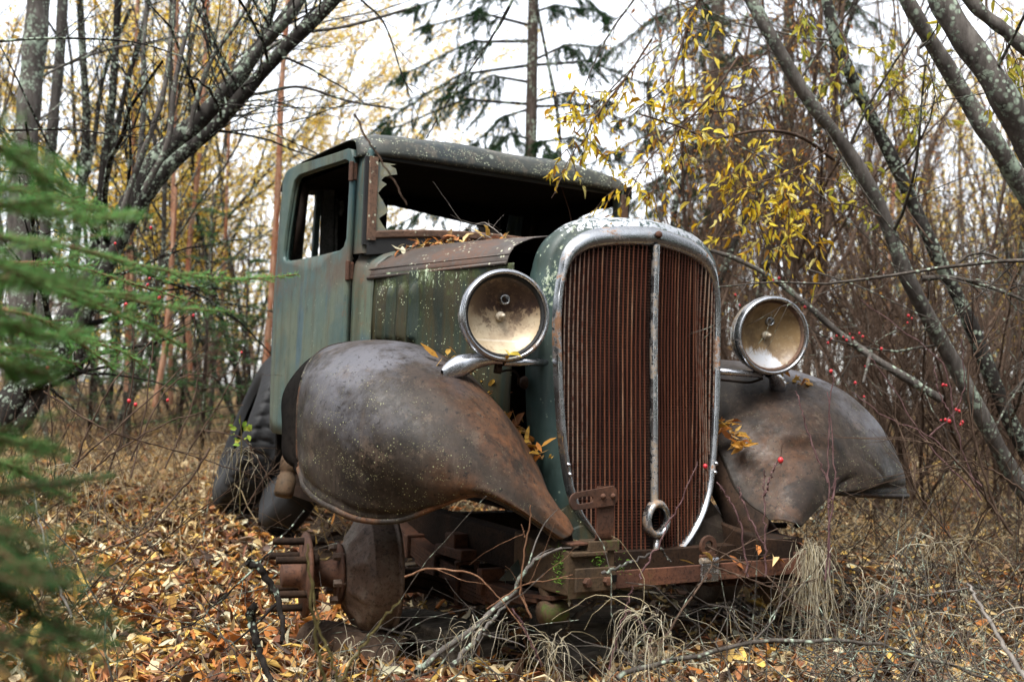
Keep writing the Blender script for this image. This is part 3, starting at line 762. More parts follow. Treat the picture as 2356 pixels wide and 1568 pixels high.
GR[1, 3:] = [(.82, .30, .925), (.98, .24, .85), (1.05, .20, .74), (1.07, .175, .60), (1.07, .17, .525)]
GR[2, 3:] = [(.80, .15, .905), (.965, .07, .825), (1.055, .02, .71), (1.08, -.03, .59), tuple(on(2086, 1138, 1, -.06))]
GR[3, 3:] = [(.76, .05, .850), (.885, .0, .765), (.945, -.06, .665), (.95, -.10, .57), tuple(on(1990, 1137, 1, -.12))]
GR[4, 3:] = [(.675, -.04, .762), (.79, -.075, .695), (.85, -.12, .625), (.86, -.135, .555), tuple(on(1935, 1133, 1, -.14))]
GR[5, 3:] = [(.61, -.105, .675), (.71, -.13, .630), (.775, -.145, .585), (.79, -.15, .545), tuple(on(1900, 1133, 1, -.15))]
GR[6, 6:] = [tuple(on(1874, 1140, 1, -.155)), tuple(on(1874, 1150, 1, -.155))]
GR[7, 6:] = [tuple(on(1858, 1160, 1, -.165)), tuple(on(1858, 1170, 1, -.165))]
GR[8, 6:] = [tuple(on(1846, 1184, 1, -.17)), tuple(on(1846, 1192, 1, -.17))]
def fender(sg, seed):
    S = surf_patch(G if sg < 0 else GR, 90, 60); nu, nv = 90, 60
    Nn = np.cross(np.gradient(S, axis=0), np.gradient(S, axis=1)); Nn /= np.linalg.norm(Nn, axis=2)[:, :, None]+1e-9
    if Nn[40, 30, 2] < 0: Nn = -Nn
    edge = np.ones((nu, nv)); 
    if sg < 0:
        rr = np.random.default_rng(seed); rear = np.clip(1-np.linspace(0, 1, nu)/.42, 0, 1)[:, None]*np.clip((np.linspace(0, 1, nv)-.45)/.2, 0, 1)[None]
        d = rear*np.clip(np.linspace(0, 1, nu)/.06, 0, 1)[:, None]*(.006*vnoise(S, 26, 3)+.004*vnoise(S, 60, 4)) + .002*vnoise(S, 9, 5)
        u = np.linspace(0, 1, nu)[:, None]; v = np.linspace(0, 1, nv)[None]
        d += .003*np.exp(-((v-.44)/.03)**2)*np.clip((u-.15)/.25, 0, 1)
        fade = np.clip(u/.05, 0, 1)
        for _ in range(16):
            u0, v0, su, sv, am = rr.uniform(.05, .36), rr.uniform(.42, .92), rr.uniform(.008, .02), rr.uniform(.008, .03), rr.uniform(-.0065, .003); q_ = (u-u0)+(v-v0)*rr.normal()*.4
            d = d+fade*am*np.exp(-(q_/su)**2-((v-v0)/sv)**2)
    else:
        u = np.linspace(0, 1, nu)[:, None]; v = np.linspace(0, 1, nv)[None]
        d = .0015*vnoise(S, 9, 8) - .020*np.exp(-((u-.58)/.035)**2-((v-.36)/.10)**2) + .008*np.exp(-((u-.53)/.022)**2-((v-.38)/.10)**2) - .007*np.exp(-((u+v*.25-.66)/.014)**2-((v-.74)/.10)**2) - .008*np.exp(-((u-.22)/.02)**2-((v-.60)/.04)**2)
    d = d-.005*np.exp(-((v-.945)/.012)**2)*np.clip((.93-u)/.1, 0, 1)
    S = S+Nn*d[:, :, None]; S[:, :, 0] *= sg
    mb = MB(); mb.addq(S.reshape(-1, 3), rowgrid(nu, nv))
    gu, gv = np.meshgrid(np.linspace(0, 1, nu), np.linspace(0, 1, nv), indexing='ij'); f = mb.build('fender', MAT['fender'], truck, True, None, np.stack([gu.ravel(), gv.ravel()], 1)); f.location = tuple(-BASE); solid(f, .003)
    mb = MB(); B = S[:, -1].copy(); tube(mb, B+np.array([0, 0, -.002]), np.linspace(.0095, .0075, nu), 10)
    tube(mb, S[0, 4:], .005, 6)
    part(mb, 'bead', 'bead', f)
    mb = MB(); I = S[:, 0]; D = I.copy(); D[:, 2] = np.minimum(I[:, 2]-.02, .60+0*I[:, 2])*.0+I[:, 2]-.13; D[:, 0] = sg*.33
    mb.addq(np.concatenate([I, D]), rowgrid(2, nu)); solid(part(mb, 'inner_apron', 'rust_dark', f), .003)
    if sg < 0:          # torn flange bent back, black to paint the shaded recess behind the edge
        E = S[0, 30:]; m_ = len(E); t = np.linspace(0, 1, m_)
        O1 = E+np.stack([-.002-.008*np.sin(t*pi), .012+.022*np.sin(t*pi), -.004-.01*t], 1); O2 = E+np.stack([-.003-.018*np.sin(t*pi)**.8+.003*np.sin(t*15), .016+.060*np.sin(t*pi)+.006*np.sin(t*17+1), -.006-.015*t], 1)
        mb = MB(); mb.addq(np.concatenate([E, O1, O2]), rowgrid(3, m_)); solid(part(mb, 'torn_flange', 'interior', f), .003)
    return f
fl = fender(-1, 1); fr = fender(1, 2)

# chassis -----------------------------------------------------------------------
for sg in (-1, 1):
    mb = MB()
    boxpp(mb, (sg*.372, -.19, .345), (sg*.372, 2.0, .40), .010, .105); boxpp(mb, (sg*.345, -.19, .394), (sg*.345, 2.0, .449), .06, .010); boxpp(mb, (sg*.345, -.19, .297), (sg*.345, 2.0, .352), .06, .010)
    bevel(part(mb, 'frame_rail', 'rust_dark', None, False), .003)
    mb = MB(); V = []
    for y, z0, z1, x0, x1 in ((-.205, .292, .402, .285, .418), (-.19, .290, .405, .285, .420), (-.06, .29, .415, .30, .425), (.05, .30, .43, .32, .43)):
        V += [(sg*x0, y, z0), (sg*x1, y, z0), (sg*x1, y, z1), (sg*x0, y, z1)]
    mb.addq(V, rowgrid(4, 4, True)); mb.f.append(np.array([0, 1, 2, 3])); bevel(part(mb, 'frame_horn', 'rust_moss' if sg < 0 else 'rust_dark', None, False), .006, 3)
for y, z in ((-.02, .335), (.75, .36)): mb = MB(); box(mb, (0, y, z), (.66, .06, .07)); part(mb, 'cross_member', 'rust_dark', None, False)
mb = MB()
box(mb, (.055, -.213, .3285), (.75, .010, .046)); bar = bevel(part(mb, 'bumper_bar', 'rust_red', None, False), .002)
mb = MB(); box(mb, (-.350, -.222, .335), (.13, .008, .062)); box(mb, (-.365, -.175, .400), (.11, .09, .012)); box(mb, (-.318, -.19, .418), (.10, .05, .028))
plate = bevel(part(mb, 'end_plate', 'rust_moss', bar, False), .003)
for x in (-.382, -.318):
    mb = MB(); lathe(mb, [(.0001, .014), (.011, .013), (.012, .010), (.012, 0)], (x, -.226, .330), (0, -1, 0), 6); part(mb, 'bolt', 'rust', bar, False)
mb = MB(); box(mb, (-.288-.005, -.2265, .335), (.016, .0025, .018)); part(mb, 'hole_patch', 'interior', bar, False)  # thin black block painting the dark of a hole on the plate
mb = MB(); box(mb, (.415, -.20, .33), (.06, .06, .075)); bevel(part(mb, 'end_bracket', 'rust', bar, False), .004)
# licence plate bracket
mb = MB(); V = []
for y, z, x0, x1 in ((-.19, .418, -.425, -.285), (-.19, .424, -.425, -.285)): pass
S = spline([(-.20, .425, 0), (-.212, .440, 0), (-.216, .47, 0), (-.216, .53, 0), (-.214, .575, 0)], 14)[:, :2]
for y, z in S: V += [(-.345, y, z), (-.290, y, z), (-.290, y+.006, z), (-.345, y+.006, z)]
mb.addq(V, rowgrid(14, 4, True)); box(mb, (-.355, -.185, .425), (.13, .05, .007))
lb = bevel(part(mb, 'plate_bracket', 'rust', None, False), .002)
mb = MB(); rot = (0, radians(-7), 0)
pts_o = []
for t in np.linspace(pi/2, 3*pi/2, 9): pts_o.append((-.418+.023*cos(t), .023*sin(t)))
pts_o += [(-.288, -.026), (-.288, .026)]
pts_i = []
for t in np.linspace(pi/2, 3*pi/2, 6): pts_i.append((-.412+.0085*cos(t), .0085*sin(t)))
for t in np.linspace(-pi/2, pi/2, 6): pts_i.append((-.375+.0085*cos(t), .0085*sin(t)))
c2 = np.array([-.395, 0.0]); ths = np.linspace(-pi, pi, 49)[:-1]
Hh = np.array([poly_at_angle(pts_i, c2, t) for t in ths]); Oo = np.array([poly_at_angle(pts_o, c2, t) for t in ths])
Mr = np.array([[cos(.10), -sin(.10)], [sin(.10), cos(.10)]])
V = []
for y in (-.2245, -.2185):
    for L in (Hh, Oo):
        q = (L-[-.32, 0]) @ Mr.T + [-.32, .548]; V.append(np.stack([q[:, 0], np.full(48, y), q[:, 1]], 1))
V = np.concatenate(V); m = 48; Q = []
for i in range(m):
    j = (i+1) % m
    Q += [(i, j, m+j, m+i), (2*m+j, 2*m+i, 3*m+i, 3*m+j), (m+i, m+j, 3*m+j, 3*m+i), (j, i, 2*m+i, 2*m+j)]
mb.addq(V, np.array(Q)); bevel(part(mb, 'slotted_arm', 'rust', lb, False), .0015)
for x in (-.335, -.303):
    mb = MB(); lathe(mb, [(.0001, .007), (.006, .006), (.008, 0)], (x, -.2245, .549), (0, -1, 0), 10); part(mb, 'rivet', 'rust', lb)
# eye bracket on the bar
mb = MB(); c = np.array([.040, -.215, .402]); V = []
for t in np.linspace(0, 2*pi, 29)[:-1]:
    for r, y in ((.015, -.006), (.030, -.006), (.030, .004), (.015, .004)): V.append((c[0]+r*cos(t), c[1]+y, c[2]+r*sin(t)))
mb.addq(V, rowgrid(28, 4, True, True)); box(mb, (.040, -.217, .362), (.058, .010, .035)); 
eye = bevel(part(mb, 'tow_eye', 'rust', None, False), .002)
mb = MB(); tube(mb, [(.010, -.221, .362), (.072, -.221, .362)], .010, 10); box(mb, (.041, -.224, .33), (.062, .008, .05)); bevel(part(mb, 'bent_tab', 'chrome_dull', eye, False), .002)
mb = MB(); lathe(mb, [(.0001, .010), (.009, .009), (.010, 0)], (.03, -.228, .322), (0, -1, 0), 6); part(mb, 'nut', 'rust', eye, False)
# splash aprons beside the grille foot
for sg in (-1, 1):
    P = [(.265, .03, .50), (.335, .06, .452), (.40, .03, .38), (.49, .03, .300), (.36, -.03, .300), (.12, -.02, .310), (.16, .0, .375), (.22, .015, .44)]
    mb = MB(); mb.add([(sg*x, y, z) for x, y, z in P], [list(range(8)) if sg > 0 else list(range(8))[::-1]]); solid(part(mb, 'splash_apron', 'hood_side' if sg < 0 else 'fender', None, False), .003)

# axle, springs, drums
mb = MB(); V = []
for x in np.linspace(-.58, .58, 25):
    z = .235-.055*np.clip((.52-abs(x))/.16, 0, 1); 
    for y, dz in ((-.03, -.03), (.03, -.03), (.03, -.02), (.008, -.012), (.008, .012), (.03, .02), (.03, .03), (-.03, .03), (-.03, .02), (-.008, .012), (-.008, -.012), (-.03, -.02)): V.append((x, .45+y, z+dz))
mb.addq(V, rowgrid(25, 12, True)); part(mb, 'front_axle', 'rust_dark', None, False)
mb = MB(); tube(mb, [(-.55, .60, .235), (.55, .60, .235)], .012, 8); part(mb, 'tie_rod', 'rust_dark')
for sg in (-1, 1):
    mb = MB()
    for k in range(7):
        L = 1-.12*k; P = []
        for t in np.linspace(-L, L, 13):
            y = .43+.56*t; P.append((sg*.40, y, .275-.011*k+.07*t*t+.07*t))
        for a, b in zip(P[:-1], P[1:]): boxpp(mb, a, b, .052, .0095)
    sp = part(mb, 'leaf_spring', 'rust', None, False)
    mb = MB()
    for y in (.36, .50): 
        for x in (.368, .432): tube(mb, [(sg*x, y, .17), (sg*x, y, .30)], .009, 6)
        boxpp(mb, (sg*.36, y, .295), (sg*.44, y, .295), .02, .012)
    box(mb, (sg*.40, .43, .318), (.06, .17, .03)); box(mb, (sg*.40, .43, .345), (.05, .06, .06)); bevel(part(mb, 'spring_clamp', 'rust', sp, False), .004)
    for y, z in ((.22, .262), (.70, .300)): mb = MB(); boxpp(mb, (sg*.36, y, z), (sg*.44, y, z), .03, .075); bevel(part(mb, 'spring_clamp', 'rust', sp, False), .004)
    mb = MB(); tube(mb, [(sg*.37, -.11, .235), (sg*.44, -.11, .235)], .03, 12); tube(mb, [(sg*.405, -.11, .235), (sg*.405, -.05, .33)], .02, 8); part(mb, 'shackle', 'rust_moss', sp)
for sg in (-1, 1):
    c = np.array([0, .45, .262]); K = np.array([sg*.56, .45, 0]); a_ = radians(-13)
    def steer(mb):
        Rm = np.array([[cos(a_), -sin(a_), 0], [sin(a_), cos(a_), 0], [0, 0, 1]])
        mb.v = [(v-K) @ Rm.T+K for v in mb.v]; return mb
    mb = MB(); nA = 64; V = []
    prof = [(.05, .600), (.150, .602), (.175, .604), (.175, .614), (.166, .616), (.168, .622), (.1695, .626), (.170, .660), (.170, .684), (.1695, .687), (.1675, .6895), (.160, .699), (.158, .701), (.150, .706), (.130, .717), (.105, .735), (.088, .748), (.080, .756), (.05, .758)]
    an = np.arange(nA)*2*pi/nA
    for r, h in prof:
        rib = 0.0
        fl_ = np.zeros(nA)
        if .09 < r < .16 and h > .70: fl_ = .014*np.clip(np.cos(an*9), 0, 1)**6
        V.append(np.stack([np.full(nA, sg*h)+sg*fl_, c[1]+r*np.cos(an), c[2]+r*np.sin(an)], 1))
    mb.addq(np.concatenate(V), rowgrid(len(prof), nA, True))
    dr = part(steer(mb), 'brake_drum', 'drum')
    mb = MB(); X = np.array([sg, 0, 0])
    lathe(mb, [(.03, .755), (.086, .757), (.088, .766), (.062, .770), (.044, .775), (.037, .80), (.038, .83), (.050, .848), (.118, .852), (.122, .857), (.121, .866), (.060, .868), (.050, .874), (.038, .880), (.036, .925), (.030, .930), (.0001, .931)], c, X, 40)
    hub = part(steer(mb), 'wheel_hub', 'rust', dr)
    for k in range(6):
        t = .45+k*pi/3; p = c+np.array([0, .095*cos(t), .095*sin(t)])
        mb = MB(); R = []
        for h in np.arange(.868, .955, .0045): R += [(.0115, h), (.0100, h+.00225)]
        lathe(mb, [(.0001, .835), (.016, .835), (.016, .85), (.0115, .852)]+R+[(.0001, .957)], p, X, 10); part(steer(mb), 'wheel_stud', 'rust_dark', dr)
        a = k*pi/3+.2; p = c+np.array([0, .076*cos(a), .076*sin(a)])
        mb = MB(); lathe(mb, [(.0001, .790), (.011, .789), (.012, .77), (.012, .755)], p, X, 6); part(steer(mb), 'drum_bolt', 'drum', dr, False)
# rear wheels, mostly hidden behind the cab
def tyre_mesh(c, ax, R, w, name, parent=None, treads=38):
    ax = np.array(ax, float); ax /= np.linalg.norm(ax); a = np.cross(ax, (0, 0, 1.0)); a /= np.linalg.norm(a); b = np.cross(a, ax)
    prof = [(.60, -.34), (.66, -.46), (.76, -.52), (.88, -.50), (.95, -.43), (.975, -.40), (1.0, -.36), (1.0, -.28), (1.0, -.20), (1.0, -.1), (1.0, 0), (1.0, .1), (1.0, .20), (1.0, .28), (1.0, .36), (.975, .40), (.95, .43), (.88, .50), (.76, .52), (.66, .46), (.60, .34)]
    n = treads*8; V = []
    for i in range(n):
        t = 2*pi*i/n; d = cos(t)*a+sin(t)*b; row = []
        for j, (r, h) in enumerate(prof):
            rr = r*R
            if 5 <= j <= 15:
                ph = (i % 8)/8.0; sh = (ph+abs(h)*1.6) % 1.0
                g = 0 if sh < .70 else -.009
                if j in (8, 12) : g = -.009
                rr += g
            row.append(np.array(c)+ax*h*w+d*rr)
        V += row
    mb = MB(); mb.addq(np.array(V), rowgrid(n, len(prof), False, True)); return mb
mb = tyre_mesh((.62, 2.85, .45), (1, 0, 0), .42, .20, 't'); rw = part(mb, 'rear_wheel', 'rubber')
mb = MB(); lathe(mb, [(.0001, .02), (.12, .02), (.20, -.02), (.26, .04), (.265, .07)], (.62, 2.85, .45), (1, 0, 0), 24); part(mb, 'rim', 'rust', rw)
mb = MB(); box(mb, (.35, 2.85, .45), (.5, .09, .09)); part(mb, 'rear_axle', 'rust_dark', None, False)
# ------------------------------------------------------------------ vegetation materials
def bark(name, c0, c1, c2, lich=.0, lc=(.30, .36, .28), sc=1.0, ring=0.0, peel=None):
    k = NT(name)
    n = k.noise(1.0, 6, .65, k.map((38*sc, 38*sc, 9*sc))); big = k.noise(5*sc, 4, .6)
    base = k.ramp(n, [(.30, c0), (.52, c1), (.70, c2)])
    base = k.mix(k.mul(k.step(big, .45, .65), .6), base, tuple(c*.55 for c in c1))
    h = n
    if peel: base = k.mix(k.mul(k.step(k.noise(1.0, 5, .7, k.map((30, 30, 5), (3, 1, 2))), .50, .60), .85), base, peel)
    if lich:
        li = k.noise(16*sc, 7, .74); a = k.noise(3.2, 3, .6); m = k.step(k.math('ADD', k.mul(li, .75), k.mul(a, .35)), .66-lich*.16, .685-lich*.16)
        l2 = k.ramp(k.noise(60, 4, .6), [(.35, tuple(c*.55 for c in lc)), (.65, lc)])
        base = k.mix(m, base, l2)
        sp = k.math('MAXIMUM', lichen_mask(k, 34, .42, .56-lich*.12), lichen_mask(k, 60, .40, .55-lich*.12, k.map((1, 1, 1), (3, 5, 1)))); base = k.mix(k.mul(sp, .9), base, k.ramp(k.noise(80, 3), [(.35, tuple(c*.7 for c in lc)), (.65, tuple(c*1.45 for c in lc))]))
        h = k.math('ADD', n, k.mul(m, .5))
    k.surf(base, .92, 0, k.bump(h, .7, .01), .10); return k.m
MAT['bark_lichen'] = bark('lichened_grey_willow_bark', (.042, .037, .033), (.105, .093, .083), (.17, .155, .14), .30)
MAT['bark_lichen_heavy'] = bark('heavily_lichened_dark_bark', (.013, .011, .010), (.033, .029, .026), (.062, .056, .05), .42, (.27, .32, .25))
MAT['bark_grey'] = bark('smooth_grey_bark', (.030, .027, .024), (.070, .063, .057), (.115, .105, .097), .20)
MAT['bark_dark'] = bark('dark_wet_bark', (.008, .0065, .0055), (.018, .015, .013), (.038, .033, .029), .30)
MAT['bark_spruce'] = bark('scaly_brown_spruce_bark', (.026, .019, .015), (.062, .046, .037), (.10, .078, .066), .1, sc=1.4)
MAT['bark_orange'] = bark('peeling_orange_bark', (.20, .095, .055), (.36, .20, .125), (.48, .32, .22), 0, peel=(.24, .075, .035))
MAT['bark_thin'] = bark('grey_brown_sapling_bark', (.030, .025, .021), (.076, .065, .055), (.14, .124, .108), .22)
MAT['bark_brown'] = bark('reddish_brown_twig_bark', (.030, .020, .014), (.078, .051, .036), (.14, .098, .070), 0)
MAT['bark_far'] = bark('far_grey_brown_bark', (.055, .037, .026), (.12, .083, .056), (.20, .145, .105), 0)
MAT['bark_pale'] = bark('dead_pale_wood', (.10, .09, .078), (.19, .17, .15), (.28, .255, .225), 0)
MAT['twig_orange'] = bark('orange_brown_twig', (.10, .05, .028), (.20, .105, .060), (.30, .18, .11), 0, sc=3)
MAT['twig_purple'] = bark('purple_rose_stem', (.07, .035, .035), (.15, .085, .085), (.22, .14, .13), 0, sc=3)
MAT['twig_green'] = bark('olive_young_stem', (.055, .042, .014), (.095, .078, .03), (.14, .115, .05), 0, sc=2)

def leafmat(name, cols, trans=.45, rough=.5, spots=True, spec=.2):
    k = NT(name); r = k.island()
    n = len(cols); base = k.ramp(r, [((i+.0)/n, c) for i, c in enumerate(cols)], 'CONSTANT')
    f = k.noise(45, 4, .65)
    base = k.mix(k.mul(k.step(f, .54, .66), .55 if spots else 0), base, (.11, .045, .018))
    b = k.n('ShaderNodeBsdfPrincipled'); k.put(b.inputs['Base Color'], base); b.inputs['Roughness'].default_value = rough; b.inputs['Specular IOR Level'].default_value = spec
    t = k.n('ShaderNodeBsdfTranslucent'); k.put(t.inputs[0], base); mx = k.n('ShaderNodeMixShader'); mx.inputs[0].default_value = trans
    k.l(b.outputs[0], mx.inputs[1]); k.l(t.outputs[0], mx.inputs[2]); k.l(mx.outputs[0], k.out.inputs[0]); return k.m
MAT['leaf_litter'] = leafmat('fallen_autumn_leaves', [(.60, .44, .21), (.56, .36, .10), (.38, .16, .035), (.62, .49, .28), (.26, .095, .03), (.70, .47, .12), (.12, .052, .026), (.36, .15, .06), (.40, .15, .04), (.05, .028, .018), (.70, .58, .37), (.18, .07, .035), (.44, .25, .07), (.08, .042, .028), (.48, .45, .31), (.33, .19, .09)], .12, .5)
MAT['leaf_dark'] = leafmat('damp_brown_leaves', [(.14, .065, .03), (.07, .038, .024), (.22, .10, .04), (.30, .19, .08), (.10, .06, .04), (.40, .27, .09), (.05, .03, .02), (.20, .13, .08), (.33, .28, .17)], .08, .5)
MAT['leaf_yellow'] = leafmat('yellow_willow_leaves', [(.80, .60, .05), (.74, .53, .035), (.84, .68, .13), (.64, .40, .025), (.78, .64, .10), (.50, .28, .02), (.80, .70, .26), (.72, .60, .07), (.30, .15, .03)], .55, .5)
MAT['leaf_gold'] = leafmat('golden_backlit_leaves', [(.92, .68, .12), (.88, .60, .08), (.95, .78, .22), (.72, .44, .06), (.90, .70, .16), (.60, .36, .06)], .62, .5)
MAT['leaf_greenish'] = leafmat('yellow_green_leaves', [(.44, .40, .05), (.54, .44, .05), (.32, .34, .05), (.60, .46, .07), (.40, .30, .03)], .55, .45)
MAT['leaf_orange'] = leafmat('orange_dead_leaves', [(.44, .22, .04), (.36, .14, .03), (.50, .30, .06), (.24, .09, .03), (.40, .25, .10)], .45, .5)
MAT['leaf_green'] = leafmat('bright_green_leaves', [(.22, .36, .05), (.30, .40, .06), (.45, .44, .08)], .5, .4, False)
MAT['needle'] = leafmat('spruce_needles', [(.050, .13, .045), (.070, .16, .05), (.038, .10, .04), (.085, .17, .05)], .4, .5, False, .1)
MAT['needle_dark'] = leafmat('dark_spruce_needles', [(.016, .052, .022), (.028, .074, .028), (.014, .040, .019), (.036, .080, .030), (.03, .026, .014)], .15, .7, False, .06)
MAT['needle_fresh'] = leafmat('fresh_green_spruce_needles', [(.11, .28, .075), (.15, .35, .09), (.085, .22, .065), (.20, .40, .11)], .45, .5, False, .12)
MAT['straw'] = leafmat('dry_straw_grass', [(.34, .25, .13), (.26, .18, .09), (.42, .33, .19), (.20, .13, .07), (.30, .24, .15), (.38, .25, .10)], .2, .7, False)
MAT['straw_grey'] = leafmat('bleached_grey_grass', [(.40, .36, .26), (.32, .28, .19), (.48, .43, .32), (.26, .22, .15), (.36, .30, .18)], .15, .7, False)
MAT['moss'] = simple('bright_green_moss', (.10, .20, .02), .9, 0, .5, 40, .6)
def hip():
    k = NT('red_rose_hip'); k.surf(k.ramp(k.noise(40, 2), [(.3, (.33, .008, .02)), (.7, (.52, .03, .03))]), .42, 0, None, .5); return k.m
MAT['hip'] = hip()
def soil():
    k = NT('dark_leaf_mould'); n = k.noise(7, 6, .7); f = k.noise(60, 5, .75)
    base = k.ramp(n, [(.3, (.010, .007, .005)), (.5, (.026, .016, .010)), (.7, (.055, .032, .017))])
    base = k.mix(k.mul(k.step(f, .5, .64), .7), base, (.15, .085, .035))
    far = k.ramp(k.math('MULTIPLY', k.axis(1), .02), [(.16, .0), (.42, 1.0)])
    base = k.mix(k.mul(far, .75), base, k.ramp(f, [(.35, (.10, .06, .03)), (.6, (.21, .14, .065))]))
    k.surf(base, .95, 0, k.bump(f, .8, .03), .2); return k.m
MAT['soil'] = soil()

# ------------------------------------------------------------------ ground
mb = MB()
ys = np.concatenate([np.linspace(-8, -2, 13)[:-1], np.linspace(-2, 8, 101)[:-1], np.linspace(8, 90, 42)])
xs = np.concatenate([np.linspace(-60, -5, 29)[:-1], np.linspace(-5, 8, 131)[:-1], np.linspace(8, 95, 44)])
X, Y = np.meshgrid(xs, ys, indexing='ij'); Z = ground_z(X, Y)
mb.addq(np.stack([X, Y, Z], -1).reshape(-1, 3), rowgrid(len(xs), len(ys)))
tag(mb.build('ground', MAT['soil']), 'dark leaf mould forest floor', None, None, 'structure')

# ------------------------------------------------------------------ scatter helpers
def basis(D, up):
    D = D/np.linalg.norm(D, axis=1)[:, None]; S = np.cross(D, up); S /= np.linalg.norm(S, axis=1)[:, None]+1e-9
    return D, S, np.cross(S, D)
LEAF8 = np.array([(0, 0, 0), (.28, .5, .10), (.28, 0, -.02), (.28, -.5, .10), (.66, .40, .08), (.68, 0, -.05), (.66, -.40, .08), (1, 0, -.16)])
Q8 = [(1, 4, 5, 2), (2, 5, 6, 3)]; T8 = [(0, 1, 2), (0, 2, 3), (4, 7, 5), (5, 7, 6)]
LEAF4 = np.array([(0, 0, 0), (.45, .5, .12), (1, 0, -.1), (.45, -.5, .12)])
def leaves(mb, P, D, U, L, W, curl=1.0, tmpl=8):
    """leaf blades at P along D, upper side U"""
    P = np.asarray(P); n = len(P); D, S, N = basis(np.asarray(D, float), np.asarray(U, float))
    T = (LEAF8 if tmpl == 8 else LEAF4); L = np.broadcast_to(L, (n,)); W = np.broadcast_to(W, (n,)); cu = np.broadcast_to(curl, (n,))
    V = P[:, None]+D[:, None]*(T[None, :, 0, None]*L[:, None, None])+S[:, None]*(T[None, :, 1, None]*W[:, None, None])+N[:, None]*(T[None, :, 2, None]*(L*cu)[:, None, None])
    m = len(T); o = (np.arange(n)*m)[:, None, None]
    c = mb.c
    if tmpl == 8:
        mb.addq(V.reshape(-1, 3), (np.array(Q8)[None]+o).reshape(-1, 4)); mb.f.append((np.array(T8)[None]+o).reshape(-1, 3)+c)
    else:
        mb.addq(V.reshape(-1, 3), (np.array([(0, 1, 2), (0, 2, 3)])[None]+o).reshape(-1, 3))
def rdir(n, rg, flat=1.0):
    v = rg.normal(size=(n, 3)); v[:, 2] *= flat; return v/np.linalg.norm(v, axis=1)[:, None]
def blades(mb, P, H, W, lean, rg, droop=.5, seg=4):
    """grass blades rooted at P: H length, lean direction (n,3)"""
    n = len(P); t = np.linspace(0, 1, seg+1)
    H = np.broadcast_to(H, (n,)); W = np.broadcast_to(W, (n,)); droop = np.broadcast_to(droop, (n,))
    C = P[:, None]+lean[:, None]*(t[None, :, None]*H[:, None, None]); C[:, :, 2] -= (t[None]**2*(H*droop)[:, None])
    C[:, 1:-1] += rg.normal(size=(n, seg-1, 3))*(H*.03)[:, None, None]
    S = np.cross(lean, rdir(n, rg)); S /= np.linalg.norm(S, axis=1)[:, None]+1e-9
    w = (W[:, None]*(1-.75*t)[None])[:, :, None]*S[:, None]
    V = np.stack([C-w, C+w], 2).reshape(n, -1, 3); m = 2*(seg+1)
    q = np.array([(2*i, 2*i+1, 2*i+3, 2*i+2) for i in range(seg)])
    mb.addq(V.reshape(-1, 3), (q[None]+(np.arange(n)*m)[:, None, None]).reshape(-1, 4))
NEED = np.array([(0, .5, 0), (0, -.5, 0), (.6, -.35, .05), (1, 0, .0), (.6, .35, .05)])
def needles(mb, paths, rg, per_m=700, L=.016, W=.0013, ang=.9, flat=.55):
    P = []; D = []; U = []
    for p in paths:
        seg = np.diff(p, axis=0); ln = np.linalg.norm(seg, axis=1); tot = ln.sum(); n = max(3, int(tot*per_m))
        u = np.sort(rg.uniform(0, tot, n)); cs = np.concatenate([[0], np.cumsum(ln)]); i = np.clip(np.searchsorted(cs, u)-1, 0, len(ln)-1)
        t = ((u-cs[i])/(ln[i]+1e-9))[:, None]; pos = p[i]+seg[i]*t; T = seg[i]/(ln[i][:, None]+1e-9)
        r = rg.normal(size=(n, 3)); r[:, 2] = r[:, 2]*flat+.15; r -= T*(r*T).sum(1)[:, None]; r /= np.linalg.norm(r, axis=1)[:, None]+1e-9
        P.append(pos); D.append(T*cos(ang)+r*sin(ang)); U.append(rg.normal(size=(n, 3)))
    P = np.concatenate(P); D = np.concatenate(D); U = np.concatenate(U); n = len(P)
    D, S, N = basis(D, U); LL = L*rg.uniform(.7, 1.2, n)
    V = P[:, None]+D[:, None]*(NEED[None, :, 0, None]*LL[:, None, None])+S[:, None]*(NEED[None, :, 1, None]*W)
    q = (np.array([(0, 1, 2, 3, 4)])[None]+(np.arange(n)*5)[:, None, None]).reshape(-1, 5)
    mb.addq(V.reshape(-1, 3), q)

def walk(p, d, L, n, rg, wig=.12, up=0.0):
    P = [np.array(p, float)]; d = np.array(d, float); d /= np.linalg.norm(d)
    for i in range(n):
        d = d+rg.normal(size=3)*wig+np.array([0, 0, up]); d /= np.linalg.norm(d); P.append(P[-1]+d*L/n)
    return np.array(P)
def grow(rg, p, d, L, r, lvl, mx, out, kids=(5, 8), wig=.10, up=.03, ratio=.5, ang=(.45, 1.0), t0=.2, n=7):
    P = walk(p, d, L, n, rg, wig, up); R = np.linspace(r, r*.3, len(P)); out.append((P, R, lvl))
    if lvl >= mx: return
    k = rg.integers(kids[0], kids[1]+1)
    for t in np.sort(rg.uniform(t0, .98, k)):
        i = min(int(t*n), n-1); q = P[i]+(P[i+1]-P[i])*(t*n-i); T = (P[i+1]-P[i]); T /= np.linalg.norm(T)
        a = rg.uniform(*ang); s = rg.normal(size=3); s -= T*(s@T); s /= np.linalg.norm(s)
        grow(rg, q, T*cos(a)+s*sin(a), L*ratio*(1.15-.6*t)*rg.uniform(.6, 1.2), max(.0012, np.interp(t, [0, 1], [r, r*.3])*.55), lvl+1, mx, out, kids, wig*1.25, up, ratio, ang, .15, max(4, n-2))
def tubes(mb, out, lv, sides):
    for P, R, l in out:
        if l in lv: tube(mb, P, R, sides.get(l, 3), False)
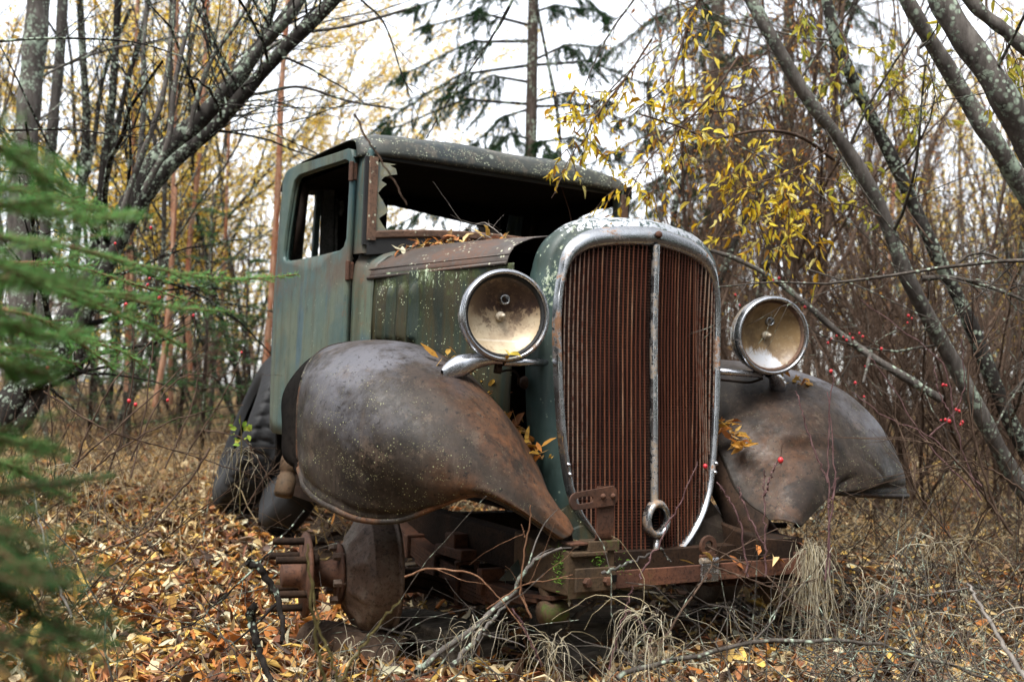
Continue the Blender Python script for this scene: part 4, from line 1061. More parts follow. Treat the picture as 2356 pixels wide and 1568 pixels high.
def leaf_on(rg, out, lv, per_m, L=.055):
    P = []; D = []
    for p, R, l in out:
        if l not in lv: continue
        seg = np.diff(p, axis=0); ln = np.linalg.norm(seg, axis=1); n = rg.poisson(ln.sum()*per_m)
        if n == 0: continue
        i = rg.integers(0, len(seg), n); t = rg.uniform(0, 1, n)[:, None]
        P.append(p[i]+seg[i]*t); d = seg[i]/(ln[i][:, None]+1e-9)*.6+rdir(n, rg)*.7; d[:, 2] -= .45; D.append(d)
    if not P: return np.zeros((0, 3)), np.zeros((0, 3))
    return np.concatenate(P), np.concatenate(D)
def rough_trunk(mb, P, R, n=14, amp=.10, f=16, seed=0):
    V, Q, m, n = tube_arrays(P, R, n); V = V.reshape(m, n, 3); C = np.asarray(P)[:, None]
    k = 1+amp*vnoise(V, f, seed)[:, :, None]*1.6+amp*.5*vnoise(V, f*3.2, seed+1)[:, :, None]
    mb.addq((C+(V-C)*k).reshape(-1, 3), Q)
def thing(name, loc, label, cat, group=None): return tag(empty(name, tuple(loc)), label, cat, group)
def vpart(mb, name, mat, root, smooth=True):
    o = mb.build(name, MAT[mat], root, smooth); o.location = tuple(-np.array(root.location)); return o
def px_path(pts, n, dz=None):
    """points (x, y, depth) of the photo as a smooth curve in the wood"""
    return spline([at(*p) for p in pts], n)
def spot(x, d):
    p = at(x, 890, d); return np.array([p[0], p[1], float(ground_z(p[0], p[1]))])
KIDS = {}
def proto_part(mb, name, mat, root):
    o = mb.build(name, MAT[mat], root); KIDS.setdefault(root.name, []).append(o); return o
def plant(root, loc, rz, s, used, label=None):
    """first use places the prototype itself, later uses copy it with its parts"""
    if root.name not in used: used.add(root.name); r = root
    else:
        r = root.copy(); COL.objects.link(r)
        for ch in KIDS[root.name]:
            c = ch.copy(); c.parent = r; COL.objects.link(c)
    r.location = tuple(loc); r.rotation_euler = (0, 0, rz); r.scale = (s, s, s)
    if label: r['label'] = label
    return r
USED = set()

# ------------------------------------------------------------------ leaf litter and dry grass
def scatter(n, dmin, dmax, rg, xl=-260, xr=2620, pw=1.0):
    u = rg.uniform(0, 1, n); d = dmin*(dmax/dmin)**(u**pw); x = rg.uniform(xl, xr, n)
    P = CAM[None]+d[:, None]*(FW[None]+CR[None]*((x-1178)/F)[:, None]); P[:, 2] = ground_z(P[:, 0], P[:, 1]); return P, d, x
def litter(n, dmin, dmax, seed, mat, name, szf, keep=None, zj=.03):
    rg = np.random.default_rng(seed); P, d, x = scatter(n, dmin, dmax, rg)
    if keep is not None:
        k = rg.uniform(0, 1, n) < keep(P, d, x); P, d = P[k], d[k]
    n = len(P); mb = MB(); kind = rg.uniform(0, 1, n)
    D = rdir(n, rg, .35); U = np.tile([0, 0, 1.0], (n, 1))+rg.normal(size=(n, 3))*.38
    P[:, 2] += rg.uniform(0, zj, n)*rg.uniform(0, 1, n)+.004
    L = np.where(kind < .76, rg.uniform(.036, .082, n), rg.uniform(.030, .056, n))*szf*np.where(rg.uniform(0, 1, n) < .06, 1.5, 1.0); W = np.where(kind < .76, L*rg.uniform(.15, .27, n), L*rg.uniform(.6, .9, n))
    leaves(mb, P, D, U, L, W, rg.uniform(-1.6, 2.6, n)); return tag(mb.build(name, MAT[mat]), None, None, None, 'stuff')
under = lambda P: (P[:, 0] > -.38)*(P[:, 0] < .85)*(P[:, 1] > -.12)*(P[:, 1] < 3.2)
rightish = lambda x: np.clip((x-1350)/500, 0, 1)
tag(litter(64000, 1.9, 7.5, 11, 'leaf_litter', 'leaf_litter', 1.0, lambda P, d, x: np.where(under(P), .06, 1.0)*(1-.72*rightish(x))), 'yellow orange and tan fallen leaves covering the forest floor')
tag(litter(34000, 1.9, 8.0, 12, 'leaf_dark', 'brown_leaf_litter', .95, lambda P, d, x: np.where(under(P), .6, 1.0)*(.62+.38*rightish(x)), .02), 'damp brown leaves lying between the yellow ones')
tag(litter(20000, 7.0, 24, 13, 'leaf_litter', 'distant_leaf_litter', 1.5, None, .05), 'fallen leaves on the floor of the wood behind')
def drygrass():
    rg = np.random.default_rng(21); mb = MB()
    P, d, x = scatter(9000, 2.0, 6.0, rg)     # sparse standing and lying blades near the truck
    clump = .5+.5*np.sin(P[:, 0]*4.1+1)*np.cos(P[:, 1]*3.3); near = np.where(x < 1250, .22, .85)*np.where((x < 500) & (d > 3.8), 3.0, 1.0)
    k = (rg.uniform(0, 1, len(P)) < near*(clump**1.5)*np.where(under(P), .15, 1)); P = P[k]; n = len(P)
    ln = rdir(n, rg); ln[:, 2] = np.abs(ln[:, 2])*.9+.22; ln /= np.linalg.norm(ln, axis=1)[:, None]
    blades(mb, P, rg.uniform(.10, .40, n), rg.uniform(.0008, .0022, n), ln, rg, rg.uniform(.3, 1.0, n), 5)
    P, d, x = scatter(30000, 4.6, 13, rg, pw=.8)
    k = rg.uniform(0, 1, len(P)) < np.where((x > 500) & (x < 1250) & (d < 5.6), .10, .9)*(.35+.65*(.5+.5*np.sin(P[:, 0]*2.3)*np.cos(P[:, 1]*1.9+2))); P = P[k]; n = len(P)
    ln = rdir(n, rg); ln[:, 2] = np.abs(ln[:, 2])*1.2+.45; ln /= np.linalg.norm(ln, axis=1)[:, None]
    blades(mb, P, rg.uniform(.18, .55, n), rg.uniform(.0012, .003, n), ln, rg, rg.uniform(.2, .9, n), 4)
    P, d, x = scatter(16000, 11, 32, rg); n = len(P)
    ln = rdir(n, rg); ln[:, 2] = np.abs(ln[:, 2])*1.2+.5; ln /= np.linalg.norm(ln, axis=1)[:, None]
    blades(mb, P, rg.uniform(.3, .8, n), rg.uniform(.003, .007, n), ln, rg, rg.uniform(.2, .8, n), 3)
    return mb.build('dry_grass', MAT['straw'])
tag(drygrass(), 'dry straw coloured grass standing through the leaf litter', None, None, 'stuff')
def matted():
    rg = np.random.default_rng(22); mb = MB()
    P, d, x = scatter(19000, 2.0, 6.5, rg)
    k = rg.uniform(0, 1, len(P)) < np.where(x > 1350, .85, .10)*np.where(under(P), .1, 1)*(.3+.7*(.5+.5*np.sin(P[:, 0]*5+2)*np.cos(P[:, 1]*4.4))); P = P[k]; n = len(P)
    ln = rdir(n, rg); ln[:, 2] = np.abs(ln[:, 2])*.45+.06; ln /= np.linalg.norm(ln, axis=1)[:, None]
    blades(mb, P, rg.uniform(.08, .32, n), rg.uniform(.0006, .0016, n), ln, rg, rg.uniform(.1, .5, n), 5)
    return mb.build('matted_grass', MAT['straw_grey'])
tag(matted(), 'bleached matted grass lying among the leaves', None, None, 'stuff')
def brush():
    """knee high tangle of bare twigs over the floor"""
    rg = np.random.default_rng(23); mb = MB()
    P, d, x = scatter(3300, 3.3, 14, rg)
    k = rg.uniform(0, 1, len(P)) < np.where((x > 620) & (x < 1330), .25, .9); P = P[k]
    k = ~((P[:, 0] > -1.3) & (P[:, 0] < 1.35) & (P[:, 1] < 3.2)); P = P[k]
    for p in P:
        dd = rg.normal(size=3); dd[2] = abs(dd[2])*.8+.5
        tube(mb, walk(p, dd, rg.uniform(.3, 1.1), 6, rg, .16, .0), np.linspace(rg.uniform(.0018, .004), .0010, 7), 3, False)
    return mb.build('undergrowth', MAT['bark_brown'])
tag(brush(), 'tangle of thin bare brown twigs over the forest floor', None, None, 'stuff')

def tangle():
    """bent dead twigs and stalks crowding the right foreground and the truck's feet"""
    rg = np.random.default_rng(24); mb = MB(); P, d, x = scatter(2300, 2.15, 5.6, rg, 200, 2600)
    k = rg.uniform(0, 1, len(P)) < np.where(x > 1800, 1.0, np.where(x > 1350, .6, .28)); k &= ~((P[:, 0] > -.75) & (P[:, 0] < .75) & (P[:, 1] > -.22)); P = P[k]
    for p in P:
        dd = rg.normal(size=3); dd[2] = abs(dd[2])*.5+.12; L = rg.uniform(.15, .75); W = walk(p, dd, L, 9, rg, .22, -.05); W[:, 2] = np.maximum(W[:, 2], ground_z(W[:, 0], W[:, 1])+.005)
        r = rg.uniform(.0010, .0030); tube(mb, W, np.linspace(r, r*.4, 10), 4, False)
        for _ in range(rg.integers(0, 3)):
            j = rg.integers(2, 8); T = W[j+1]-W[j]; T /= np.linalg.norm(T)+1e-9; tube(mb, walk(W[j], T+rdir(1, rg)[0]*.9, L*rg.uniform(.15, .4), 5, rg, .2, -.02), np.linspace(r*.5, r*.25, 6), 3, False)
    return mb.build('dead_twigs', MAT['bark_thin'])
tag(tangle(), 'tangle of bent dead twigs among the leaves in front', None, None, 'stuff')
# ------------------------------------------------------------------ leaning willows
def trunk_tree(name, label, cat, stems, mat, twigs, seed, group=None, tw_mat=None, n=46, tw_lv=2, tw_len=(.5, 1.3), rough=.10):
    rg = np.random.default_rng(seed)
    b = at(*stems[0][0][0]); root = thing(name, (b[0], b[1], float(ground_z(b[0], b[1]))), label, cat, group)
    cr = MB(); any_ = False
    for pts, r0, r1 in stems:
        P = px_path(pts, n); mb = MB(); R = np.linspace(r0, r1, n)*(1+.06*np.sin(np.arange(n)*.9+seed))
        rough_trunk(mb, P, R, 14, rough, 14, seed); vpart(mb, 'trunk', mat, root)
        for _ in range(twigs):
            i = rg.integers(int(n*.12), n-2); T = P[i+1]-P[i]; T /= np.linalg.norm(T); s = rg.normal(size=3); s[2] += .45; s -= T*(s@T); s /= np.linalg.norm(s)
            o = []; grow(rg, P[i], T*.45+s*.9, rg.uniform(*tw_len), R[i]*rg.uniform(.12, .30), 1, 1+tw_lv, o, (3, 5), .12, .02, .5, (.4, .9), .2, 7)
            tubes(cr, o, (1, 2, 3), {1: 5, 2: 4, 3: 3}); any_ = True
            if twigs < 10: vpart(cr, 'branch', tw_mat or mat, root); cr = MB(); any_ = False
    if any_: vpart(cr, 'branch', tw_mat or mat, root)
    return root
D0 = 5.4
lw = trunk_tree('leaning_willow', 'lichen covered willow leaning right over the cab in several stems', 'tree', [
    ([(-60, 1010, 4.9), (20, 930, 5.0), (133, 780, 5.1), (226, 618, 5.2), (262, 550, 5.25), (349, 385, 5.3), (433, 301, 5.3), (514, 220, 5.3), (587, 121, 5.3), (660, 37, 5.25), (720, -60, 5.2), (800, -200, 5.2)], .075, .024),
    ([(20, 1000, 5.0), (60, 960, 5.0), (113, 852, 5.05), (202, 711, 5.1), (268, 572, 5.1), (370, 405, 5.1), (488, 298, 5.1), (569, 207, 5.05), (660, 106, 5.0), (770, 0, 4.95), (860, -110, 4.9)], .038, .025),
    ([(230, 600, 5.35), (330, 425, 5.4), (430, 330, 5.4), (500, 255, 5.42), (560, 180, 5.4), (610, 80, 5.4), (640, -40, 5.4)], .024, .018)], 'bark_lichen_heavy', 22, 31, None, 'bark_dark')
mb = MB(); rough_trunk(mb, px_path([(505, 222, 5.15), (555, 165, 5.15), (606, 100, 5.15), (660, 45, 5.1), (705, -20, 5.1)], 24), np.linspace(.027, .021, 24), 12, .06, 12, 5); vpart(mb, 'dead_limb', 'bark_grey', lw)
up1 = MB()
for pts, r in (([(262, 560, 5.0), (300, 430, 5.0), (345, 310, 5.0), (375, 220, 5.0), (392, 100, 5.0), (405, -40, 5.0)], .016), ([(330, 440, 4.9), (385, 330, 4.9), (400, 210, 4.9), (420, 110, 4.9), (455, -20, 4.9)], .015), ([(433, 310, 5.0), (455, 220, 5.0), (490, 130, 5.0), (540, 60, 5.0), (600, -40, 5.0)], .013),
               ([(300, 500, 5.5), (318, 380, 5.5), (330, 250, 5.5), (330, 120, 5.5), (342, -40, 5.5)], .017), ([(514, 225, 5.2), (600, 215, 5.1), (690, 200, 5.1), (800, 232, 5.1), (905, 250, 5.1)], .008), ([(590, 130, 5.2), (680, 80, 5.2), (800, 60, 5.2), (960, 15, 5.2)], .010)):
    up1 = MB(); rough_trunk(up1, px_path(pts, 24), np.linspace(r, r*.6, 24), 8, .08, 20, 3); vpart(up1, 'shoot', 'bark_lichen', lw)
mb = MB()
rg = np.random.default_rng(5)
for pts, r in (([(1200, -40, 4.6), (1179, 0, 4.6), (1128, 92, 4.6), (1084, 158, 4.6), (1025, 242, 4.6), (981, 319, 4.6)], .006), ([(810, -40, 4.6), (831, 0, 4.6), (875, 40, 4.6), (901, 95, 4.6), (926, 176, 4.6), (950, 215, 4.6)], .0055), ([(1190, -20, 4.7), (1150, 60, 4.7), (1090, 140, 4.7), (1060, 200, 4.7)], .004),
               ([(560, 40, 4.9), (620, 70, 4.9), (690, 95, 4.9), (760, 110, 4.9)], .004), ([(610, 300, 5.0), (680, 330, 5.0), (760, 370, 5.0), (850, 420, 5.0)], .004), ([(520, 240, 5.0), (640, 245, 5.0), (760, 248, 5.0), (880, 235, 5.0)], .0035), ([(0, 95, 4.4), (120, 88, 4.4), (300, 96, 4.4), (420, 130, 4.4)], .006), ([(20, 300, 4.5), (160, 298, 4.5), (260, 310, 4.5), (330, 318, 4.5)], .005)):
    P = px_path(pts, 16); o = [(P, np.linspace(r, r*.4, 16), 0)]
    for t in range(5):
        i = rg.integers(2, 14); T = P[i+1]-P[i]; T /= np.linalg.norm(T); s = rg.normal(size=3); s -= T*(s@T); s /= np.linalg.norm(s)
        grow(rg, P[i], T+s*.8, rg.uniform(.15, .45), r*.4, 1, 2, o, (2, 4), .12, 0, .5)
    mb = MB(); tubes(mb, o, (0, 1, 2), {0: 6, 1: 4, 2: 3}); vpart(mb, 'hanging_twig', 'bark_dark', lw)

trunk_tree('poplar', 'thick grey trunk at the top left corner', 'tree', [([(60, 930, 6.3), (48, 620, 6.3), (52, 420, 6.3), (62, 300, 6.3), (76, 160, 6.3), (88, 0, 6.3), (95, -150, 6.3)], .072, .060)], 'bark_lichen', 3, 41)
trunk_tree('poplar', 'slimmer grey trunk beside the thick one at upper left', 'tree', [([(95, 930, 6.9), (100, 650, 6.9), (108, 450, 6.9), (124, 260, 6.9), (138, 120, 6.9), (150, -120, 6.9)], .040, .030)], 'bark_grey', 4, 42)
trunk_tree('dark_willow', 'dark slanting trunk left of the leaning willow', 'tree', [([(180, 860, 7.6), (205, 640, 7.6), (228, 470, 7.6), (250, 300, 7.6), (262, 180, 7.6), (275, -60, 7.6)], .036, .024), ([(232, 470, 7.6), (262, 330, 7.6), (290, 200, 7.6), (330, 60, 7.6), (350, -60, 7.6)], .024, .016)], 'bark_dark', 12, 43)
trunk_tree('dark_willow', 'dark forked trunk rising behind the thick grey trunks', 'tree', [([(150, 880, 8.2), (165, 640, 8.2), (185, 460, 8.2), (200, 300, 8.2), (190, 120, 8.2), (180, -60, 8.2)], .038, .024), ([(185, 460, 8.2), (215, 330, 8.2), (240, 170, 8.2), (300, 20, 8.2)], .022, .014)], 'bark_dark', 12, 44)
for i, (pts, r, lab) in enumerate([
    ([(590, 930, 8.2), (612, 830, 8.2), (628, 620, 8.2), (640, 420, 8.2), (646, 240, 8.2), (655, 100, 8.2), (668, -60, 8.2)], .026, 'peeling orange sapling just left of the cab'),
    ([(392, 930, 8.6), (393, 700, 8.6), (398, 460, 8.6), (404, 200, 8.6), (408, -40, 8.6)], .020, 'pale orange sapling crossing behind the leaning willow'),
    ([(300, 900, 9.2), (302, 650, 9.2), (306, 380, 9.2), (312, 150, 9.2), (318, -40, 9.2)], .021, 'straight pale orange sapling left of the willow stems'),
    ([(440, 900, 9.0), (432, 700, 9.0), (436, 560, 9.0), (455, 400, 9.0), (470, 180, 9.0), (478, -40, 9.0)], .024, 'salmon coloured sapling below the middle of the leaning willow'),
    ([(355, 935, 7.2), (372, 850, 7.2), (380, 780, 7.2), (388, 700, 7.2), (398, 560, 7.2), (404, 430, 7.2)], .019, 'short red orange stem bent at its foot'),
    ([(292, 900, 8.8), (296, 800, 8.8), (290, 700, 8.8), (296, 560, 8.8)], .026, 'stout pinkish stem at the left behind spruce needles'),
    ([(500, 880, 10.5), (512, 700, 10.5), (520, 500, 10.5), (528, 250, 10.5), (530, -40, 10.5)], .018, 'thin pinkish stem far behind the spruce boughs'),
    ([(1980, 880, 13), (1988, 760, 13), (1984, 640, 13), (1990, 560, 13), (1996, 300, 13)], .040, 'pale birch trunk glimpsed above the right headlight'),
    ([(2040, 860, 12), (2044, 720, 12), (2048, 600, 12), (2056, 420, 12)], .028, 'orange brown stem behind the leaning right trunks')]):
    trunk_tree('bare_birch', lab, 'tree', [(pts, r, r*.75)], 'bark_pale' if 'birch' in lab else 'bark_orange', 6, 50+i, 'saplings with peeling bark', 'bark_brown')
RW = trunk_tree('leaning_willow', 'grey lichened willow trunk leaning left above the right fender', 'tree', [
    ([(2400, 1190, 4.7), (2330, 1090, 4.7), (2265, 970, 4.65), (2180, 810, 4.6), (2092, 645, 4.5), (2030, 490, 4.45), (1950, 345, 4.4), (1862, 232, 4.35), (1790, 112, 4.3), (1728, 0, 4.3), (1670, -110, 4.3)], .036, .023)], 'bark_lichen', 6, 61, None, 'bark_thin')
RW2 = trunk_tree('leaning_willow', 'second lichened willow trunk parallel on the right with pale crusts', 'tree', [
    ([(2420, 1130, 5.0), (2330, 980, 5.0), (2232, 745, 4.95), (2145, 565, 4.9), (2072, 405, 4.9), (2002, 262, 4.85), (1935, 122, 4.8), (1902, 0, 4.8), (1880, -110, 4.8)], .034, .023)], 'bark_lichen_heavy', 7, 62, None, 'bark_thin')
trunk_tree('leaning_willow', 'smooth grey trunk leaning across the top right', 'tree', [([(2560, 900, 4.0), (2440, 600, 4.0), (2356, 440, 3.95), (2290, 330, 3.9), (2230, 238, 3.9), (2150, 110, 3.85), (2086, 0, 3.8), (2030, -110, 3.8)], .036, .024)], 'bark_lichen', 4, 63, None, 'bark_thin')
trunk_tree('leaning_willow', 'thickest grey trunk cutting the top right corner', 'tree', [([(2600, 760, 3.4), (2470, 520, 3.4), (2380, 350, 3.35), (2300, 205, 3.3), (2215, 85, 3.3), (2160, -10, 3.3), (2110, -110, 3.3)], .046, .034)], 'bark_lichen', 3, 64, None, 'bark_thin')
trunk_tree('willow_limb', 'narrow dark limb in the extreme upper right corner', 'tree', [([(2560, 330, 3.3), (2420, 170, 3.3), (2330, 85, 3.3), (2250, 20, 3.3), (2190, -60, 3.3)], .024, .018)], 'bark_lichen', 1, 65, None, 'bark_thin')
trunk_tree('fallen_branch', 'grey broken branch slanting down over the right fender', 'branch', [([(1615, 570, 4.5), (1700, 598, 4.5), (1790, 648, 4.5), (1860, 705, 4.45), (1930, 765, 4.45), (2010, 822, 4.4), (2090, 872, 4.4), (2165, 918, 4.4)], .008, .017), ([(2004, 806, 4.36), (1996, 840, 4.3), (1986, 880, 4.25)], .008, .005)], 'bark_lichen', 4, 66, None, 'bark_thin', 40, 1, (.15, .4))
for i, (pts, r, lab) in enumerate([
    ([(1600, 900, 8.0), (1640, 700, 8.0), (1690, 560, 8.0), (1760, 420, 8.0), (1850, 330, 8.0), (1990, 200, 8.0)], .030, 'dark curving willow stem behind the yellow leaves'),
    ([(1720, 900, 8.5), (1745, 700, 8.5), (1790, 500, 8.5), (1840, 330, 8.5), (1930, 120, 8.5), (1990, -60, 8.5)], .034, 'dark inclined stem right of the spruce trunks'),
    ([(1560, 830, 9.0), (1545, 600, 9.0), (1555, 470, 9.0), (1600, 330, 9.0), (1660, 200, 9.0), (1720, 30, 9.0)], .026, 'dark stem rising from behind the radiator cap'),
    ([(1500, 700, 8.0), (1520, 520, 8.0), (1530, 400, 8.0), (1490, 220, 8.0), (1530, 60, 8.0), (1560, -60, 8.0)], .014, 'slim crooked stem above the cab roof'),
    ([(1290, 420, 9.5), (1285, 280, 9.5), (1260, 140, 9.5), (1235, 10, 9.5), (1230, -60, 9.5)], .018, 'thin dark stem leaning against the tall spruce')]):
    trunk_tree('dark_willow', lab, 'tree', [(pts, r, r*.6)], 'bark_dark' if 'dark' in lab else 'bark_thin', 9, 70+i, None, 'bark_thin')

# leafy boughs of the right hand willows
def bough(root, paths, ntw, nlf, rg, leafm, L, twm='bark_brown', spread=.30, name='leafy_branch'):
    for pts, r in paths:
        tw = MB(); lf = MB(); P0 = []; D0 = []; UU = []
        P = px_path(pts, 30); tube(tw, P, np.linspace(r, r*.35, 30), 6, False)
        for _ in range(ntw):
            i = rg.integers(4, 29); T = P[i]-P[i-1]; T /= np.linalg.norm(T); s = rg.normal(size=3); s /= np.linalg.norm(s)
            W = walk(P[i], T*.7+s*.8+np.array([0, 0, -.15]), rg.uniform(.06, spread), 7, rg, .14, -.05); tube(tw, W, np.linspace(.0022, .0009, 8), 3, False)
            m = rg.integers(nlf[0], nlf[1]); j = rg.integers(1, 7, m); t = rg.uniform(0, 1, m)[:, None]; q = W[j]+(W[np.minimum(j+1, 7)]-W[j])*t
            TT = W[j]-W[j-1]; TT /= np.linalg.norm(TT, axis=1)[:, None]; d = TT*.55+rdir(m, rg)*.62; d[:, 2] -= .35; P0.append(q); D0.append(d)
        P0 = np.concatenate(P0); D0 = np.concatenate(D0); n = len(P0)
        leaves(lf, P0, D0, rdir(n, rg)*.7+np.array([0, 0, .8]), L*rg.uniform(.4, 1.15, n), L*rg.uniform(.15, .26, n), rg.uniform(-.8, 2.4, n))
        b = vpart(tw, name, twm, root); o = lf.build('leaves', MAT[leafm], b)
bough(RW, [([(1917, 366, 4.35), (1840, 314, 4.2), (1750, 300, 4.05), (1640, 318, 3.95), (1560, 290, 3.85), (1470, 262, 3.8)], .008),
           ([(1640, -80, 4.0), (1590, 40, 4.0), (1566, 110, 3.95), (1530, 200, 3.9), (1450, 260, 3.9)], .006),
           ([(1700, 130, 4.0), (1640, 215, 3.95), (1560, 300, 3.9), (1490, 370, 3.85), (1445, 450, 3.8)], .005),
           ([(1790, 200, 4.2), (1700, 250, 4.1), (1610, 262, 4.0), (1530, 300, 4.0)], .005),
           ([(1500, 90, 4.0), (1430, 190, 3.95), (1350, 250, 3.9), (1300, 262, 3.85)], .004),
           ([(1440, 180, 3.9), (1370, 270, 3.85), (1340, 330, 3.85), (1300, 345, 3.8)], .004),
           ([(1900, 350, 4.2), (1830, 390, 4.1), (1750, 420, 4.0), (1690, 450, 3.95)], .004)], 15, (4, 11), np.random.default_rng(91), 'leaf_yellow', .050, 'bark_brown', .30)
bough(RW, [([(1880, 340, 4.2), (1840, 400, 4.15), (1800, 470, 4.1), (1780, 540, 4.1)], .004), ([(1760, 260, 4.1), (1740, 340, 4.1), (1690, 400, 4.1), (1630, 450, 4.1)], .004), ([(2030, 500, 4.4), (1950, 470, 4.4), (1880, 480, 4.3), (1830, 560, 4.3)], .004)], 12, (3, 8), np.random.default_rng(92), 'leaf_yellow', .058)
bough(RW, [([(1800, 90, 4.6), (1720, 150, 4.6), (1650, 160, 4.6), (1560, 200, 4.6)], .004), ([(1900, 560, 4.5), (1830, 520, 4.5), (1770, 540, 4.5), (1700, 560, 4.5)], .003), ([(2010, 480, 4.6), (1930, 420, 4.6), (1850, 400, 4.6), (1790, 330, 4.6)], .004), ([(1600, 330, 4.3), (1530, 380, 4.3), (1500, 450, 4.3)], .003)], 10, (3, 8), np.random.default_rng(95), 'leaf_yellow', .055)
bough(RW2, [([(1905, 20, 4.8), (1950, 110, 4.7), (1930, 170, 4.6), (1890, 210, 4.6)], .005), ([(2002, 262, 4.8), (2060, 200, 4.8), (2130, 150, 4.9), (2220, 130, 5.0)], .005), ([(2050, -40, 5.2), (2060, 60, 5.2), (2050, 160, 5.2), (2080, 240, 5.2)], .005), ([(2145, 560, 4.8), (2050, 440, 4.9), (1990, 400, 4.9)], .004), ([(2200, 40, 5.4), (2150, 140, 5.4), (2130, 230, 5.4), (2100, 300, 5.4)], .005)], 13, (5, 10), np.random.default_rng(93), 'leaf_greenish', .058)
bough(RW2, [([(2280, -60, 3.6), (2270, 20, 3.6), (2310, 80, 3.6), (2340, 150, 3.6)], .005), ([(1840, -40, 4.6), (1850, 30, 4.6), (1880, 80, 4.6)], .005)], 9, (4, 8), np.random.default_rng(94), 'leaf_greenish', .06)
mb = MB(); rg = np.random.default_rng(9)
for pts, r in (([(1480, -40, 4.2), (1458, 0, 4.2), (1407, 70, 4.2), (1370, 139, 4.2), (1345, 200, 4.2)], .005), ([(1310, 330, 4.2), (1420, 190, 4.2), (1560, 75, 4.2), (1660, 78, 4.2), (1790, 130, 4.3), (1950, 300, 4.4)], .0032), ([(1900, 300, 4.0), (1980, 430, 4.0), (2080, 560, 4.0), (2220, 700, 4.0)], .004), ([(1690, 330, 4.1), (1850, 420, 4.1), (2010, 560, 4.1), (2120, 690, 4.1)], .0035), ([(2120, 640, 4.2), (2200, 640, 4.2), (2290, 665, 4.2), (2380, 700, 4.2)], .011), ([(2200, 610, 4.2), (2235, 585, 4.2), (2290, 590, 4.2), (2330, 640, 4.2), (2356, 690, 4.2)], .006), ([(1860, 620, 3.9), (1980, 660, 3.9), (2110, 720, 3.9), (2180, 745, 3.9)], .003)):
    P = px_path(pts, 20); o = [(P, np.linspace(r, r*.5, 20), 0)]
    for t in range(6):
        i = rg.integers(2, 18); T = P[i+1]-P[i]; T /= np.linalg.norm(T); s = rg.normal(size=3); s -= T*(s@T); s /= np.linalg.norm(s)
        grow(rg, P[i], T+s*.8, rg.uniform(.12, .4), r*.4, 1, 2, o, (2, 3), .12, 0, .5)
    mb = MB(); tubes(mb, o, (0, 1, 2), {0: 6, 1: 4, 2: 3}); vpart(mb, 'hanging_twig', 'bark_thin', RW)

# ------------------------------------------------------------------ spruces
def spruce(name, label, base_px, top_px, d, r, rg, boughs, mat, dens, nl=.020, nw=.0030, twm='bark_spruce', auto=0, alen=(1.0, 1.8), group=None, yr=(-200, 500), droop=.35):
    b = at(base_px[0], base_px[1], d); t = at(top_px[0], top_px[1], d); g = float(ground_z(b[0], b[1]))
    root = thing(name, (b[0], b[1], g), label, 'tree', group)
    mb = MB(); P = np.linspace((b[0], b[1], g-.1), t, 40); rough_trunk(mb, P, np.linspace(r*1.15, r*.75, 40), 14, .06, 18, 3); vpart(mb, 'trunk', 'bark_spruce', root)
    ax = (t-b)/np.linalg.norm(t-b); wood = MB(); paths = []
    B = [[at(x0, y0, d), at(x1, y1, d+dd)] for x0, y0, x1, y1, dd in boughs]
    for _ in range(auto):
        y = rg.uniform(*yr); p = at(np.interp(y, [top_px[1], base_px[1]], [top_px[0], base_px[0]]), y, d); an = rg.uniform(0, 2*pi); L = rg.uniform(*alen)
        q = p+L*np.array([cos(an), sin(an), -droop*rg.uniform(.4, 1.3)]); B.append([p, q])
    for p, q in B:
        L = np.linalg.norm(q-p); mid = (p+q)/2+np.array([0, 0, .10*L]); C = spline([p, mid*.5+(p*.75+q*.25)*.5+np.array([0, 0, .03*L]), mid, q*.85+mid*.15+np.array([0, 0, -.02*L]), q], 16)
        tube(wood, C, np.linspace(.012+.004*L, .003, 16), 5, False); T = (q-p)/L; side = np.cross(T, (0, 0, 1.0)); side /= np.linalg.norm(side)
        paths.append(C[7:])
        for i in range(3, 16):
            for sg in (-1, 1):
                if rg.uniform() < .18: continue
                ll = rg.uniform(.12, .34)*L**.5*(1.15-.5*i/16); dv = T*.6+side*sg*rg.uniform(.3, .9)+np.array([0, 0, -rg.uniform(.15, .9)])
                W = walk(C[i], dv, ll, 6, rg, .10, -.05); tube(wood, W, np.linspace(.0028, .0012, 7), 3, False); paths.append(W)
                for k in range(rg.integers(1, 4)):
                    j = rg.integers(1, 6); W2 = walk(W[j], (W[j]-W[j-1])/np.linalg.norm(W[j]-W[j-1])+rdir(1, rg)[0]*.7+np.array([0, 0, -.3]), ll*rg.uniform(.3, .6), 4, rg, .1, -.05); tube(wood, W2, np.linspace(.0016, .001, 5), 3, False); paths.append(W2)
    cr = MB(); needles(cr, paths, rg, dens, nl, nw, 1.0, .8); b_ = vpart(wood, 'boughs', twm, root); cr.build('needles', MAT[mat], b_)
    return root
spruce('spruce', 'tall bare trunked spruce rising behind the cab roof', (1221, 700), (1229, -120), 10.5, .062, np.random.default_rng(101),
       [(1222, 95, 930, 165, -.3), (1222, 150, 885, 270, .2), (1222, 240, 895, 292, -.4), (1224, 60, 985, 55, .5), (1226, -20, 960, 10, 0), (1222, 250, 1090, 330, .6), (1221, 320, 1115, 345, -.8), (1222, 340, 1275, 360, -.9), (1226, 140, 1380, 105, .4), (1226, 150, 1490, 190, -.3), (1224, 235, 1400, 230, .3), (1224, 245, 1500, 300, .2), (1224, 330, 1420, 350, .5), (1223, 400, 1010, 470, .4), (1224, 420, 900, 520, -.2), (1226, 30, 1330, 20, .3), (1228, -60, 1100, 20, -.5), (1228, -70, 1390, 30, -.4), (1222, 190, 1040, 215, .9), (1222, 455, 1080, 520, .5), (1222, 470, 1400, 540, -.4)], 'needle_dark', 800, .026, .0040, 'bark_dark')
